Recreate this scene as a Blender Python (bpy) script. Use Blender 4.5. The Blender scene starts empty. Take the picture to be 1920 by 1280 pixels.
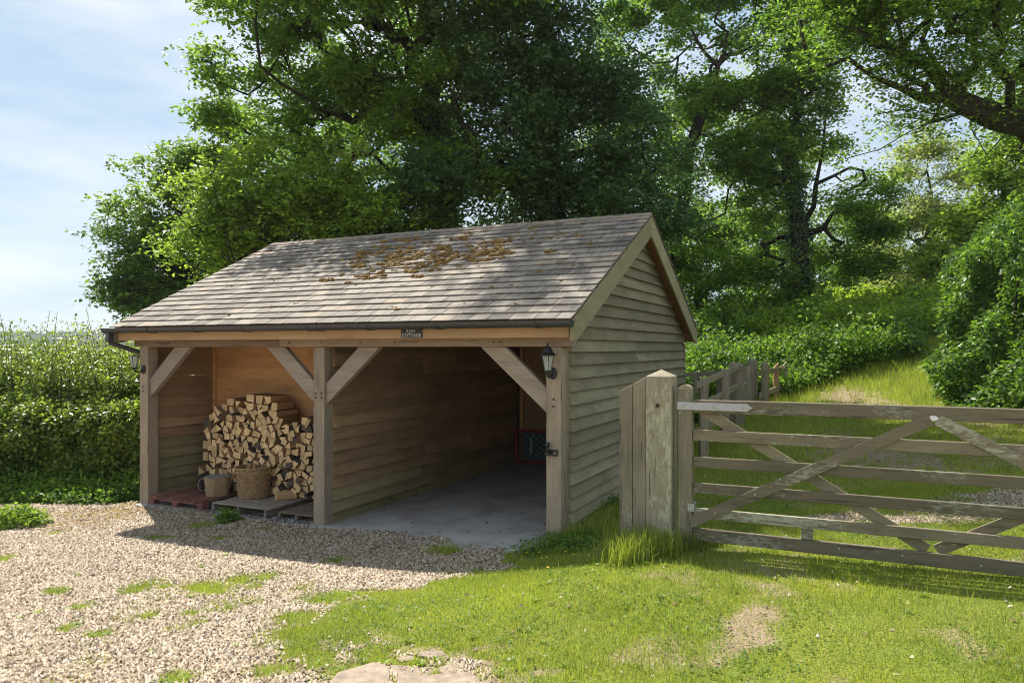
import bpy, bmesh, math, random
import numpy as np
from mathutils import Vector, Matrix

R = math.radians
# ------------------------------------------------------------------ camera
F, HY, CZ = 1374.5, 652.3, 2.1245           # focal length in photo pixels, horizon row, eye height
scene = bpy.context.scene
cam_d = bpy.data.cameras.new('camera')
cam_d.sensor_width = 36; cam_d.lens = 36 * F / 1920
cam_d.shift_y = (HY - 640) / 1920
cam_d.clip_start = .1; cam_d.clip_end = 5000
cam = bpy.data.objects.new('camera', cam_d)
cam.location = (0, 0, CZ); cam.rotation_euler = (R(90), 0, 0)
scene.collection.objects.link(cam); scene.camera = cam
# ------------------------------------------------------------------ sky and sun
SUN_AZ, SUN_EL = R(-34), R(54)
w = bpy.data.worlds.new('World'); scene.world = w; w.use_nodes = True
nt = w.node_tree; nt.nodes.clear()
def N(nt, kind, **kw):
    n = nt.nodes.new(kind)
    for k, v in kw.items(): setattr(n, k, v)
    return n
out = N(nt, 'ShaderNodeOutputWorld'); bg = N(nt, 'ShaderNodeBackground')
sky = N(nt, 'ShaderNodeTexSky', sky_type='NISHITA', sun_disc=False)
sky.sun_elevation = SUN_EL; sky.sun_rotation = SUN_AZ % (2 * math.pi)
sky.air_density = 1.0; sky.dust_density = .5; sky.ozone_density = 1.2
tc = N(nt, 'ShaderNodeTexCoord'); mp = N(nt, 'ShaderNodeMapping')
mp.inputs['Scale'].default_value = (1.3, 1.3, 4.2); mp.inputs['Rotation'].default_value = (.15, .25, .3)
ns = N(nt, 'ShaderNodeTexNoise'); ns.inputs['Scale'].default_value = 1.7; ns.inputs['Detail'].default_value = 7; ns.inputs['Roughness'].default_value = .56
rp = N(nt, 'ShaderNodeValToRGB'); rp.color_ramp.elements[0].position = .38; rp.color_ramp.elements[1].position = .62
rp.color_ramp.elements[0].color = (1.45, 2.0, 2.55, 1); rp.color_ramp.elements[1].color = (2.85, 3.0, 3.12, 1)
mx = N(nt, 'ShaderNodeMix', data_type='RGBA'); mx.inputs['Factor'].default_value = .90
L = nt.links.new
L(tc.outputs['Generated'], mp.inputs['Vector']); L(mp.outputs['Vector'], ns.inputs['Vector']); L(ns.outputs['Fac'], rp.inputs['Fac'])
L(rp.outputs['Color'], mx.inputs['B']); L(sky.outputs['Color'], mx.inputs['A']); L(mx.outputs['Result'], bg.inputs['Color'])
bg.inputs['Strength'].default_value = .14
L(bg.outputs['Background'], out.inputs['Surface'])
sd = bpy.data.lights.new('sun', 'SUN'); sd.energy = 4.0; sd.angle = R(.53); sd.color = (1, .94, .84)
sun = bpy.data.objects.new('sun', sd); scene.collection.objects.link(sun)
sdir = Vector((math.sin(SUN_AZ) * math.cos(SUN_EL), math.cos(SUN_AZ) * math.cos(SUN_EL), math.sin(SUN_EL)))
sun.rotation_euler = sdir.to_track_quat('Z', 'Y').to_euler()
sun.location = sdir * 40
vs = scene.view_settings
vs.view_transform = 'Standard'; vs.look = 'None'; vs.gamma = 1; vs.use_curve_mapping = False
vs.exposure = 1.08
scene.cycles.use_denoising = True; scene.cycles.filter_width = 1.0
scene.cycles.max_bounces = 8; scene.cycles.diffuse_bounces = 5; scene.cycles.transmission_bounces = 5; scene.cycles.transparent_max_bounces = 6

# ------------------------------------------------------------------ helpers
col = scene.collection
rng = np.random.default_rng(11); rnd = random.Random(5)
def px(x, y, Y): return np.array([(x - 960) / F * Y, Y, CZ - (y - HY) / F * Y])
def tag(o, label=None, cat=None, group=None, kind=None):
    if label: o['label'] = label
    if cat: o['category'] = cat
    if group: o['group'] = group
    if kind: o['kind'] = kind
    return o
def empty(name, loc=(0, 0, 0), rz=0, label=None, cat=None, group=None):
    o = bpy.data.objects.new(name, None); col.objects.link(o)
    o.location = loc; o.rotation_euler = (0, 0, rz); o.empty_display_size = .2
    return tag(o, label, cat, group)
def link(name, me, mats, parent=None, loc=None, rot=None):
    if not isinstance(mats, (list, tuple)): mats = [mats]
    if len(me.materials) == 0:
        for m in mats: me.materials.append(m)
    o = bpy.data.objects.new(name, me); col.objects.link(o)
    if parent is not None: o.parent = parent
    if loc is not None: o.location = loc
    if rot is not None: o.rotation_euler = rot
    return o
def np_mesh(name, v, f, smooth=False, mi=None):
    """v (n,3), f (m,k) arrays, all faces the same size"""
    v = np.asarray(v, np.float32); f = np.asarray(f, np.int32); k = f.shape[1]
    me = bpy.data.meshes.new(name)
    me.vertices.add(len(v)); me.vertices.foreach_set('co', v.ravel())
    me.loops.add(f.size); me.loops.foreach_set('vertex_index', f.ravel())
    me.polygons.add(len(f)); me.polygons.foreach_set('loop_start', np.arange(0, f.size, k, dtype=np.int32))
    if smooth: me.polygons.foreach_set('use_smooth', np.ones(len(f), bool))
    if mi is not None: me.polygons.foreach_set('material_index', np.asarray(mi, np.int32))
    me.update(calc_edges=True); me.validate()
    return me
class MB:
    def __init__(s): s.v = []; s.f = []; s.m = []
    def hexa(s, p, mi=0):
        b = len(s.v); s.v += [tuple(q) for q in p]
        for q in ((3, 2, 1, 0), (4, 5, 6, 7), (0, 1, 5, 4), (1, 2, 6, 5), (2, 3, 7, 6), (3, 0, 4, 7)):
            s.f.append(tuple(b + i for i in q)); s.m.append(mi)
        return s
    def box(s, x0, x1, y0, y1, z0, z1, mi=0):
        return s.hexa([(x0, y0, z0), (x1, y0, z0), (x1, y1, z0), (x0, y1, z0), (x0, y0, z1), (x1, y0, z1), (x1, y1, z1), (x0, y1, z1)], mi)
    def prism(s, poly, fn, a, b, mi=0, cap=None):
        """poly 2-D ccw, fn(p, q, t) -> xyz, between t = a and t = b"""
        n = len(poly); o = len(s.v)
        s.v += [tuple(fn(p, q, a)) for p, q in poly] + [tuple(fn(p, q, b)) for p, q in poly]
        for i in range(n):
            j = (i + 1) % n; s.f.append((o + i, o + j, o + n + j, o + n + i)); s.m.append(mi)
        c = mi if cap is None else cap
        s.f.append(tuple(o + i for i in reversed(range(n)))); s.m.append(c)
        s.f.append(tuple(o + n + i for i in range(n))); s.m.append(c)
        return s
    def bar(s, a, b, wd, th, up=(0, 0, 1), mi=0):
        """rectangular bar from a to b: wd along the in-plane normal, th along the other"""
        a = Vector(a); b = Vector(b); d = (b - a).normalized(); sd_ = d.cross(Vector(up)).normalized(); u = sd_.cross(d).normalized()
        p = []
        for c in (a, b):
            for i, j in ((-1, -1), (1, -1), (1, 1), (-1, 1)): p.append(c + sd_ * (i * th / 2) + u * (j * wd / 2))
        return s.hexa(p, mi)
    def tube(s, pts, rad, n=8, mi=0, cap=True):
        pts = [Vector(p) for p in pts]; k = len(pts)
        if not isinstance(rad, (list, tuple)): rad = [rad] * k
        o = len(s.v); ref = None
        for i, p in enumerate(pts):
            d = (pts[min(i + 1, k - 1)] - pts[max(i - 1, 0)]).normalized()
            if ref is None: ref = d.orthogonal().normalized()
            ref = (ref - d * ref.dot(d)).normalized(); c = d.cross(ref)
            for j in range(n):
                t = 2 * math.pi * j / n; s.v.append(tuple(p + (ref * math.cos(t) + c * math.sin(t)) * rad[i]))
        for i in range(k - 1):
            for j in range(n):
                q = (j + 1) % n; s.f.append((o + i * n + j, o + i * n + q, o + (i + 1) * n + q, o + (i + 1) * n + j)); s.m.append(mi)
        if cap:
            s.f.append(tuple(o + j for j in reversed(range(n)))); s.f.append(tuple(o + (k - 1) * n + j for j in range(n))); s.m += [mi, mi]
        return s
    def lathe(s, prof, n=16, c=(0, 0, 0), mi=0, rot=0, wob=None):
        o = len(s.v)
        for i, (r_, z) in enumerate(prof):
            for j in range(n):
                t = 2 * math.pi * j / n + rot; q = r_ * (wob(j, i) if wob else 1)
                s.v.append((c[0] + q * math.cos(t), c[1] + q * math.sin(t), c[2] + z))
        for i in range(len(prof) - 1):
            for j in range(n):
                q = (j + 1) % n; s.f.append((o + i * n + j, o + i * n + q, o + (i + 1) * n + q, o + (i + 1) * n + j)); s.m.append(mi)
        s.f.append(tuple(o + j for j in reversed(range(n)))); s.f.append(tuple(o + (len(prof) - 1) * n + j for j in range(n))); s.m += [mi, mi]
        return s
    def mesh(s, name, smooth=False):
        me = bpy.data.meshes.new(name); me.from_pydata(s.v, [], s.f)
        me.polygons.foreach_set('material_index', s.m)
        if smooth: me.polygons.foreach_set('use_smooth', [True] * len(s.f))
        me.update(); return me
    def build(s, name, mats, parent=None, smooth=False, bevel=0, loc=None, rot=None):
        o = link(name, s.mesh(name, smooth), mats, parent, loc, rot)
        if bevel:
            b = o.modifiers.new('bevel', 'BEVEL'); b.width = bevel; b.segments = 2; b.limit_method = 'ANGLE'; b.angle_limit = R(40)
        return o
# value noise for scattering
_lat = np.random.default_rng(3).random((64, 64))
def vnoise(x, y):
    x = np.asarray(x, float); y = np.asarray(y, float)
    xi = np.floor(x).astype(int); yi = np.floor(y).astype(int); fx = x - xi; fy = y - yi
    fx = fx * fx * (3 - 2 * fx); fy = fy * fy * (3 - 2 * fy)
    g = lambda a, b: _lat[a % 64, b % 64]
    return (g(xi, yi) * (1 - fx) + g(xi + 1, yi) * fx) * (1 - fy) + (g(xi, yi + 1) * (1 - fx) + g(xi + 1, yi + 1) * fx) * fy
def fbm(x, y, o=3): return sum(vnoise(x * 2 ** i + 7 * i, y * 2 ** i + 3 * i) * .5 ** i for i in range(o)) / sum(.5 ** i for i in range(o))

# ------------------------------------------------------------------ materials
def newmat(name):
    m = bpy.data.materials.new(name); m.use_nodes = True; t = m.node_tree
    return m, t, t.nodes['Principled BSDF'], t.nodes['Material Output']
def ramp(t, stops):
    r_ = N(t, 'ShaderNodeValToRGB'); e = r_.color_ramp.elements
    while len(e) < len(stops): e.new(.5)
    for i, (p, c) in enumerate(stops):
        e[i].position = p; e[i].color = (*c, 1) if len(c) == 3 else c
    return r_
def mixc(t, fac, a, b, mode='MIX'):
    m = N(t, 'ShaderNodeMix', data_type='RGBA', blend_type=mode)
    for k, v in (('Factor', fac), ('A', a), ('B', b)):
        s = m.inputs[k] if k == 'Factor' else [i for i in m.inputs if i.name == k and i.type == 'RGBA'][0]
        if hasattr(v, 'is_output'): t.links.new(v, s)
        elif k == 'Factor': s.default_value = v
        else: s.default_value = (*v, 1)
    return [o for o in m.outputs if o.type == 'RGBA'][0]
def noise(t, vec, scale, detail=4, rough=.55, dist=0):
    n = N(t, 'ShaderNodeTexNoise'); n.inputs['Scale'].default_value = scale; n.inputs['Detail'].default_value = detail
    n.inputs['Roughness'].default_value = rough; n.inputs['Distortion'].default_value = dist
    if vec is not None: t.links.new(vec, n.inputs['Vector'])
    return n.outputs['Fac']
def simple(name, c, rough=.6, metal=0, var=0.0, scale=20, bump=0):
    m, t, b, o = newmat(name)
    b.inputs['Roughness'].default_value = rough; b.inputs['Metallic'].default_value = metal
    tc = N(t, 'ShaderNodeTexCoord').outputs['Object']; n = noise(t, tc, scale, 5)
    r_ = ramp(t, [(.3, tuple(x * (1 - var) for x in c)), (.7, tuple(min(1, x * (1 + var)) for x in c))])
    t.links.new(n, r_.inputs['Fac']); t.links.new(r_.outputs['Color'], b.inputs['Base Color'])
    if bump:
        bp = N(t, 'ShaderNodeBump'); bp.inputs['Strength'].default_value = bump; bp.inputs['Distance'].default_value = .01
        t.links.new(n, bp.inputs['Height']); t.links.new(bp.outputs['Normal'], b.inputs['Normal'])
    return m
def wood(name, c1, c2, axis, lichen=None, crack=.5, rough=.82, stain=None, objvar=.25, mult=1.0):
    """axis: index of the grain direction in object space"""
    m, t, b, o = newmat(name); b.inputs['Roughness'].default_value = rough; b.inputs['Specular IOR Level'].default_value = .25
    tc = N(t, 'ShaderNodeTexCoord').outputs['Object']
    oi = N(t, 'ShaderNodeObjectInfo'); off = N(t, 'ShaderNodeVectorMath', operation='SCALE'); cb = N(t, 'ShaderNodeCombineXYZ')
    for k in 'XYZ': t.links.new(oi.outputs['Random'], cb.inputs[k])
    t.links.new(cb.outputs[0], off.inputs[0]); off.inputs['Scale'].default_value = 37
    ad = N(t, 'ShaderNodeVectorMath', operation='ADD'); t.links.new(tc, ad.inputs[0]); t.links.new(off.outputs[0], ad.inputs[1])
    mp = N(t, 'ShaderNodeMapping'); sc = [1, 1, 1]; sc[axis] = .06; mp.inputs['Scale'].default_value = sc
    t.links.new(ad.outputs[0], mp.inputs['Vector']); v = mp.outputs['Vector']
    mp2 = N(t, 'ShaderNodeMapping'); sc = [1, 1, 1]; sc[axis] = .35; mp2.inputs['Scale'].default_value = sc
    t.links.new(ad.outputs[0], mp2.inputs['Vector'])
    grain = noise(t, v, 70 * mult, 5, .65, .3); broad = noise(t, mp2.outputs['Vector'], 5 * mult, 4, .6)
    r1 = ramp(t, [(.3, c1), (.72, c2)]); t.links.new(grain, r1.inputs['Fac'])
    c = mixc(t, .55, r1.outputs['Color'], (1, 1, 1), 'MIX')
    rb = ramp(t, [(.25, tuple(.62 * x for x in c1)), (.5, tuple((a + d) / 2 for a, d in zip(c1, c2))), (.8, c2)]); t.links.new(broad, rb.inputs['Fac'])
    c = mixc(t, .5, r1.outputs['Color'], rb.outputs['Color'])
    if stain:                       # (colour, amount): blotches with their own shape
        sn = noise(t, mp2.outputs['Vector'], 2.6, 5, .65); sr = ramp(t, [(.45, (0, 0, 0)), (.7, (stain[1],) * 3)]); t.links.new(sn, sr.inputs['Fac'])
        c = mixc(t, sr.outputs['Color'], c, stain[0])
    if lichen:
        ln = noise(t, mp2.outputs['Vector'], 46, 6, .75); lb = noise(t, mp2.outputs['Vector'], 3.2, 3)
        ml = N(t, 'ShaderNodeMath', operation='MULTIPLY'); t.links.new(ln, ml.inputs[0]); t.links.new(lb, ml.inputs[1])
        lr = ramp(t, [(lichen[1], (0, 0, 0)), (lichen[1] + .07, (.8, .8, .8))]); t.links.new(ml.outputs[0], lr.inputs['Fac'])
        c = mixc(t, lr.outputs['Color'], c, lichen[0])
    cr = noise(t, v, 28 * mult, 3, .5); crr = ramp(t, [(.30, (1, 1, 1)), (.36, (0, 0, 0))]); t.links.new(cr, crr.inputs['Fac'])
    cf = N(t, 'ShaderNodeMath', operation='MULTIPLY'); t.links.new(crr.outputs['Color'], cf.inputs[0]); cf.inputs[1].default_value = crack
    c = mixc(t, cf.outputs[0], c, tuple(.3 * x for x in c1))
    hs = N(t, 'ShaderNodeHueSaturation'); mr = N(t, 'ShaderNodeMapRange'); t.links.new(oi.outputs['Random'], mr.inputs['Value'])
    mr.inputs['To Min'].default_value = 1 - objvar; mr.inputs['To Max'].default_value = 1 + objvar
    t.links.new(mr.outputs[0], hs.inputs['Value']); t.links.new(c, hs.inputs['Color']); t.links.new(hs.outputs[0], b.inputs['Base Color'])
    bp = N(t, 'ShaderNodeBump'); bp.inputs['Strength'].default_value = .55; bp.inputs['Distance'].default_value = .006
    su = N(t, 'ShaderNodeMath', operation='SUBTRACT'); t.links.new(grain, su.inputs[0]); t.links.new(cf.outputs[0], su.inputs[1])
    t.links.new(su.outputs[0], bp.inputs['Height']); t.links.new(bp.outputs['Normal'], b.inputs['Normal'])
    return m
def leafmat(name, a, b_, trans, tfac=.42, rough=.5, spec=.35, dead=0):
    m, t, b, o = newmat(name)
    g = N(t, 'ShaderNodeNewGeometry'); r_ = ramp(t, [(0, a), (.8, b_), (1, tuple(min(1, x * 1.35) for x in b_))] if not dead else [(0, a), (.75, b_), (1, (.25, .2, .07))])
    t.links.new(g.outputs['Random Per Island'], r_.inputs['Fac'])
    tc = N(t, 'ShaderNodeTexCoord').outputs['Object']; n = noise(t, tc, .9, 3)
    rr = ramp(t, [(.3, (.72, .76, .8)), (.7, (1.15, 1.12, .95))]); t.links.new(n, rr.inputs['Fac'])
    c = mixc(t, 1, r_.outputs['Color'], rr.outputs['Color'], 'MULTIPLY')
    t.links.new(c, b.inputs['Base Color']); b.inputs['Roughness'].default_value = rough; b.inputs['Specular IOR Level'].default_value = spec
    tr = N(t, 'ShaderNodeBsdfTranslucent'); c2 = mixc(t, 1, c, trans, 'MULTIPLY'); t.links.new(c2, tr.inputs['Color'])
    ms = N(t, 'ShaderNodeMixShader'); ms.inputs['Fac'].default_value = tfac
    t.links.new(b.outputs[0], ms.inputs[1]); t.links.new(tr.outputs[0], ms.inputs[2]); t.links.new(ms.outputs[0], o.inputs['Surface'])
    return m

M = {}
M['oak_post'] = wood('oak_post', (.20, .155, .11), (.42, .34, .25), 2, crack=.75)
M['oak_beam'] = wood('oak_beam', (.17, .12, .085), (.36, .27, .19), 0, crack=.6)
M['brace'] = wood('brace', (.20, .16, .125), (.40, .33, .26), 0, crack=.45)
M['fascia'] = wood('fascia', (.34, .20, .10), (.52, .36, .20), 0, crack=.3)
M['barge'] = wood('barge', (.26, .22, .12), (.38, .34, .20), 1, crack=.2)
M['soffit'] = wood('soffit', (.30, .15, .07), (.42, .24, .12), 1, crack=.2)
M['clap'] = wood('clap', (.21, .175, .105), (.39, .34, .225), 1, crack=.3, stain=((.16, .15, .085), .5), objvar=.2)
M['clap_in'] = wood('clap_in', (.30, .18, .095), (.50, .335, .19), 1, crack=.3, stain=((.16, .15, .07), .5), objvar=.16)
M['clap_low'] = wood('clap_low', (.25, .19, .10), (.42, .34, .19), 1, crack=.3, stain=((.17, .18, .07), .7), objvar=.14)
M['plank_new'] = wood('plank_new', (.50, .25, .10), (.68, .40, .19), 0, crack=.15, objvar=.12)
M['log_end'] = wood('log_end', (.52, .34, .16), (.78, .58, .33), 2, crack=.25, objvar=.28, mult=1.4)
M['log_side'] = wood('log_side', (.30, .17, .08), (.50, .31, .16), 1, crack=.3, objvar=.25)
M['bark'] = wood('bark', (.045, .035, .03), (.14, .11, .09), 1, crack=.6, objvar=.3)
M['stump_side'] = wood('stump_side', (.22, .14, .07), (.46, .34, .2), 2, crack=.7)
M['stump_top'] = simple('stump_top', (.24, .22, .19), .9, var=.4, scale=30, bump=.3)
M['pallet_red'] = wood('pallet_red', (.12, .045, .035), (.27, .13, .10), 1, crack=.4)
M['pallet_grey'] = wood('pallet_grey', (.16, .13, .10), (.34, .29, .23), 0, crack=.4)
M['pallet_dark'] = wood('pallet_dark', (.10, .075, .055), (.22, .17, .13), 1, crack=.4)
M['gate'] = wood('gate', (.12, .098, .062), (.27, .23, .155), 0, lichen=((.38, .38, .28), .285), crack=.55)
M['gate_post'] = wood('gate_post', (.18, .15, .10), (.38, .33, .235), 2, lichen=((.44, .435, .30), .285), crack=.8)
M['fence'] = wood('fence', (.18, .145, .10), (.36, .30, .21), 2, crack=.5)
M['fence_lit'] = wood('fence_lit', (.34, .20, .10), (.50, .33, .18), 2, crack=.3)  # fence timber with orange light put into its colour
M['gutter'] = simple('gutter', (.045, .047, .052), .36, var=.25)
M['iron'] = simple('iron', (.018, .019, .02), .45, var=.35, bump=.2)
M['steel'] = simple('steel', (.42, .44, .46), .42, .85, var=.15, scale=40)
M['bolt'] = simple('bolt', (.5, .5, .48), .5, .6, var=.2)
M['peg'] = simple('peg', (.06, .045, .03), .9, var=.3)
M['sign'] = simple('sign', (.03, .032, .033), .6, var=.4, scale=25)
M['letter'] = simple('letter', (.62, .60, .54), .7, var=.1)
M['white_tag'] = simple('white_tag', (.8, .8, .8), .4, var=.03)
M['red'] = simple('red', (.30, .025, .025), .45, var=.2)
M['teal'] = simple('teal', (.05, .085, .085), .4, var=.2)
M['brown_board'] = simple('brown_board', (.13, .07, .045), .7, var=.25)
M['felt'] = simple('felt', (.05, .045, .04), .9, var=.2)
M['black_cloth'] = simple('black_cloth', (.02, .018, .02), .9, var=.4, bump=.4)
M['rope'] = simple('rope', (.16, .13, .10), .9, var=.3, scale=60)
M['paving'] = simple('paving', (.30, .232, .175), .9, var=.32, scale=13, bump=.6)
M['yellow'] = simple('yellow', (.75, .55, .03), .5, var=.1)
M['purple'] = simple('purple', (.45, .16, .5), .5, var=.2)
M['petal_white'] = simple('petal_white', (.7, .66, .68), .5, var=.1)
M['barktree'] = wood('barktree', (.018, .015, .011), (.06, .05, .037), 2, crack=.5, stain=((.04, .05, .02), .6), mult=.25)
M['stem'] = simple('stem', (.12, .13, .05), .8, var=.3)
m, t, b, o = newmat('glass'); M['glass'] = m
b.inputs['Base Color'].default_value = (.85, .88, .82, 1); b.inputs['Roughness'].default_value = .12; b.inputs['Transmission Weight'].default_value = .75; b.inputs['IOR'].default_value = 1.1
M['oak_leaf'] = leafmat('oak_leaf', (.06, .115, .022), (.16, .225, .045), (2.2, 2.5, 1.3), .48, .40)
M['light_leaf'] = leafmat('light_leaf', (.09, .15, .027), (.21, .27, .055), (2.3, 2.5, 1.3), .46, .45)
M['syc_leaf'] = leafmat('syc_leaf', (.055, .10, .024), (.13, .19, .045), (2.3, 2.5, 1.2), .42, .42)
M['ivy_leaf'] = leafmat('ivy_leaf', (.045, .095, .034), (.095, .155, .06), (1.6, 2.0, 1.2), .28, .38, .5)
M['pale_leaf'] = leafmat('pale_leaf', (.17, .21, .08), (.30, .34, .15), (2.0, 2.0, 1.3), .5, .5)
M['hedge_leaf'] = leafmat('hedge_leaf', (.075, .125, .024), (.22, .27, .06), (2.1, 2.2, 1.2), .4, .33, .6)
M['bracken'] = leafmat('bracken', (.13, .21, .025), (.25, .33, .05), (2.0, 2.1, 1.1), .45, .5)
M['weed_leaf'] = leafmat('weed_leaf', (.065, .13, .022), (.15, .23, .042), (2.0, 2.2, 1.1), .4, .5)
M['grass'] = leafmat('grass', (.21, .29, .035), (.42, .465, .09), (1.7, 1.75, 1.1), .4, .5, .3, dead=1)
M['long_grass'] = leafmat('long_grass', (.13, .20, .03), (.30, .34, .075), (1.8, 1.8, 1.1), .42, .45, .35)
# slate with lichen spots
m, t, b, o = newmat('slate'); M['slate'] = m
tc = N(t, 'ShaderNodeTexCoord').outputs['Object']; oi = N(t, 'ShaderNodeObjectInfo'); g = N(t, 'ShaderNodeNewGeometry')
rs = N(t, 'ShaderNodeMath', operation='ADD'); t.links.new(oi.outputs['Random'], rs.inputs[0]); t.links.new(g.outputs['Random Per Island'], rs.inputs[1])
fr = N(t, 'ShaderNodeMath', operation='FRACT'); t.links.new(rs.outputs[0], fr.inputs[0])
r1 = ramp(t, [(0, (.145, .128, .110)), (.4, (.235, .208, .178)), (.85, (.29, .258, .218)), (1, (.32, .26, .20))]); t.links.new(fr.outputs[0], r1.inputs['Fac'])
mp = N(t, 'ShaderNodeMapping'); mp.inputs['Scale'].default_value = (1, .2, .2); t.links.new(tc, mp.inputs['Vector'])
n1 = noise(t, mp.outputs[0], 16, 5, .65); r2 = ramp(t, [(.25, (.66, .64, .62)), (.75, (1.25, 1.24, 1.22))]); t.links.new(n1, r2.inputs['Fac'])
c = mixc(t, 1, r1.outputs['Color'], r2.outputs['Color'], 'MULTIPLY')
n2 = noise(t, tc, 26, 4, .6); r3 = ramp(t, [(.66, (0, 0, 0)), (.70, (.75, .75, .75))]); t.links.new(n2, r3.inputs['Fac'])
c = mixc(t, r3.outputs['Color'], c, (.42, .42, .35))
n3 = noise(t, tc, 9, 5, .7); r4 = ramp(t, [(.66, (0, 0, 0)), (.74, (.6, .6, .6))]); t.links.new(n3, r4.inputs['Fac'])
c = mixc(t, r4.outputs['Color'], c, (.13, .10, .045))
t.links.new(c, b.inputs['Base Color']); b.inputs['Roughness'].default_value = .8; b.inputs['Specular IOR Level'].default_value = .22
bp = N(t, 'ShaderNodeBump'); bp.inputs['Strength'].default_value = .5; bp.inputs['Distance'].default_value = .006; t.links.new(n1, bp.inputs['Height']); t.links.new(bp.outputs[0], b.inputs['Normal'])
# ridge tile: orange lichen
M['ridge'] = simple('ridge', (.24, .19, .14), .9, var=.45, scale=14, bump=.5)
M['moss'] = simple('moss', (.17, .10, .024), .95, var=.75, scale=30, bump=1.0)
# concrete
m, t, b, o = newmat('concrete'); M['concrete'] = m
tc = N(t, 'ShaderNodeTexCoord').outputs['Object']
n1 = noise(t, tc, 1.6, 6, .65); n2 = noise(t, tc, 60, 4); r1 = ramp(t, [(.3, (.24, .215, .19)), (.5, (.39, .375, .36)), (.75, (.50, .49, .475))]); t.links.new(n1, r1.inputs['Fac'])
r2 = ramp(t, [(.3, (.8, .8, .8)), (.7, (1.12, 1.12, 1.12))]); t.links.new(n2, r2.inputs['Fac'])
t.links.new(mixc(t, 1, r1.outputs['Color'], r2.outputs['Color'], 'MULTIPLY'), b.inputs['Base Color']); b.inputs['Roughness'].default_value = .75
bp = N(t, 'ShaderNodeBump'); bp.inputs['Strength'].default_value = .25; bp.inputs['Distance'].default_value = .004; t.links.new(n2, bp.inputs['Height']); t.links.new(bp.outputs[0], b.inputs['Normal'])
# pebbles
m, t, b, o = newmat('pebble'); M['pebble'] = m
g = N(t, 'ShaderNodeNewGeometry'); r1 = ramp(t, [(0, (.09, .062, .036)), (.22, (.235, .17, .105)), (.5, (.37, .285, .19)), (.8, (.46, .375, .275)), (.94, (.58, .51, .42)), (1, (.17, .15, .13))])
t.links.new(g.outputs['Random Per Island'], r1.inputs['Fac']); t.links.new(r1.outputs['Color'], b.inputs['Base Color']); b.inputs['Roughness'].default_value = .75
# ground (blend weights kept per vertex: grass, gravel, moss)
m, t, b, o = newmat('ground'); M['ground'] = m
tc = N(t, 'ShaderNodeTexCoord').outputs['Object']
at = N(t, 'ShaderNodeVertexColor', layer_name='cover'); sp = N(t, 'ShaderNodeSeparateColor'); t.links.new(at.outputs['Color'], sp.inputs[0])
n1 = noise(t, tc, 7, 6, .7); soil = ramp(t, [(.3, (.19, .14, .09)), (.7, (.37, .285, .195))]); t.links.new(n1, soil.inputs['Fac'])
vo = N(t, 'ShaderNodeTexVoronoi'); vo.inputs['Scale'].default_value = 48; t.links.new(tc, vo.inputs['Vector'])
sv = N(t, 'ShaderNodeSeparateColor'); t.links.new(vo.outputs['Color'], sv.inputs[0])
grv = ramp(t, [(0, (.18, .125, .08)), (.5, (.40, .30, .20)), (1, (.58, .48, .37))]); t.links.new(sv.outputs[0], grv.inputs['Fac'])
n2 = noise(t, tc, 38, 5, .7); n3 = noise(t, tc, 1.3, 4, .6)
gr = ramp(t, [(.25, (.08, .115, .016)), (.55, (.17, .21, .035)), (.8, (.27, .26, .08))]); t.links.new(n2, gr.inputs['Fac'])
gr2 = ramp(t, [(.3, (.8, .95, .75)), (.7, (1.25, 1.1, 1.0))]); t.links.new(n3, gr2.inputs['Fac'])
gc = mixc(t, 1, gr.outputs['Color'], gr2.outputs['Color'], 'MULTIPLY')
c = mixc(t, sp.outputs[1], soil.outputs['Color'], grv.outputs['Color'])
c = mixc(t, sp.outputs[0], c, gc)
mo = ramp(t, [(.4, (.0, .0, .0)), (.62, (1, 1, 1))]); t.links.new(n1, mo.inputs['Fac'])
mm = N(t, 'ShaderNodeMath', operation='MULTIPLY'); t.links.new(mo.outputs[0], mm.inputs[0]); t.links.new(sp.outputs[2], mm.inputs[1])
c = mixc(t, mm.outputs[0], c, (.26, .17, .035))
t.links.new(c, b.inputs['Base Color']); b.inputs['Roughness'].default_value = .95; b.inputs['Specular IOR Level'].default_value = .1
bp = N(t, 'ShaderNodeBump'); bp.inputs['Strength'].default_value = .7; bp.inputs['Distance'].default_value = .02; t.links.new(vo.outputs['Distance'], bp.inputs['Height']); t.links.new(bp.outputs[0], b.inputs['Normal'])
# wicker
M['wicker'] = simple('wicker', (.33, .21, .10), .7, var=.5, scale=35, bump=.3)
m, t, b, o = newmat('hill'); M['hill'] = m
tc = N(t, 'ShaderNodeTexCoord').outputs['Object']; n1 = noise(t, tc, .12, 5, .7); r1 = ramp(t, [(.3, (.012, .022, .014)), (.7, (.035, .055, .03))]); t.links.new(n1, r1.inputs['Fac'])
t.links.new(r1.outputs['Color'], b.inputs['Base Color']); b.inputs['Roughness'].default_value = 1

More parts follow.
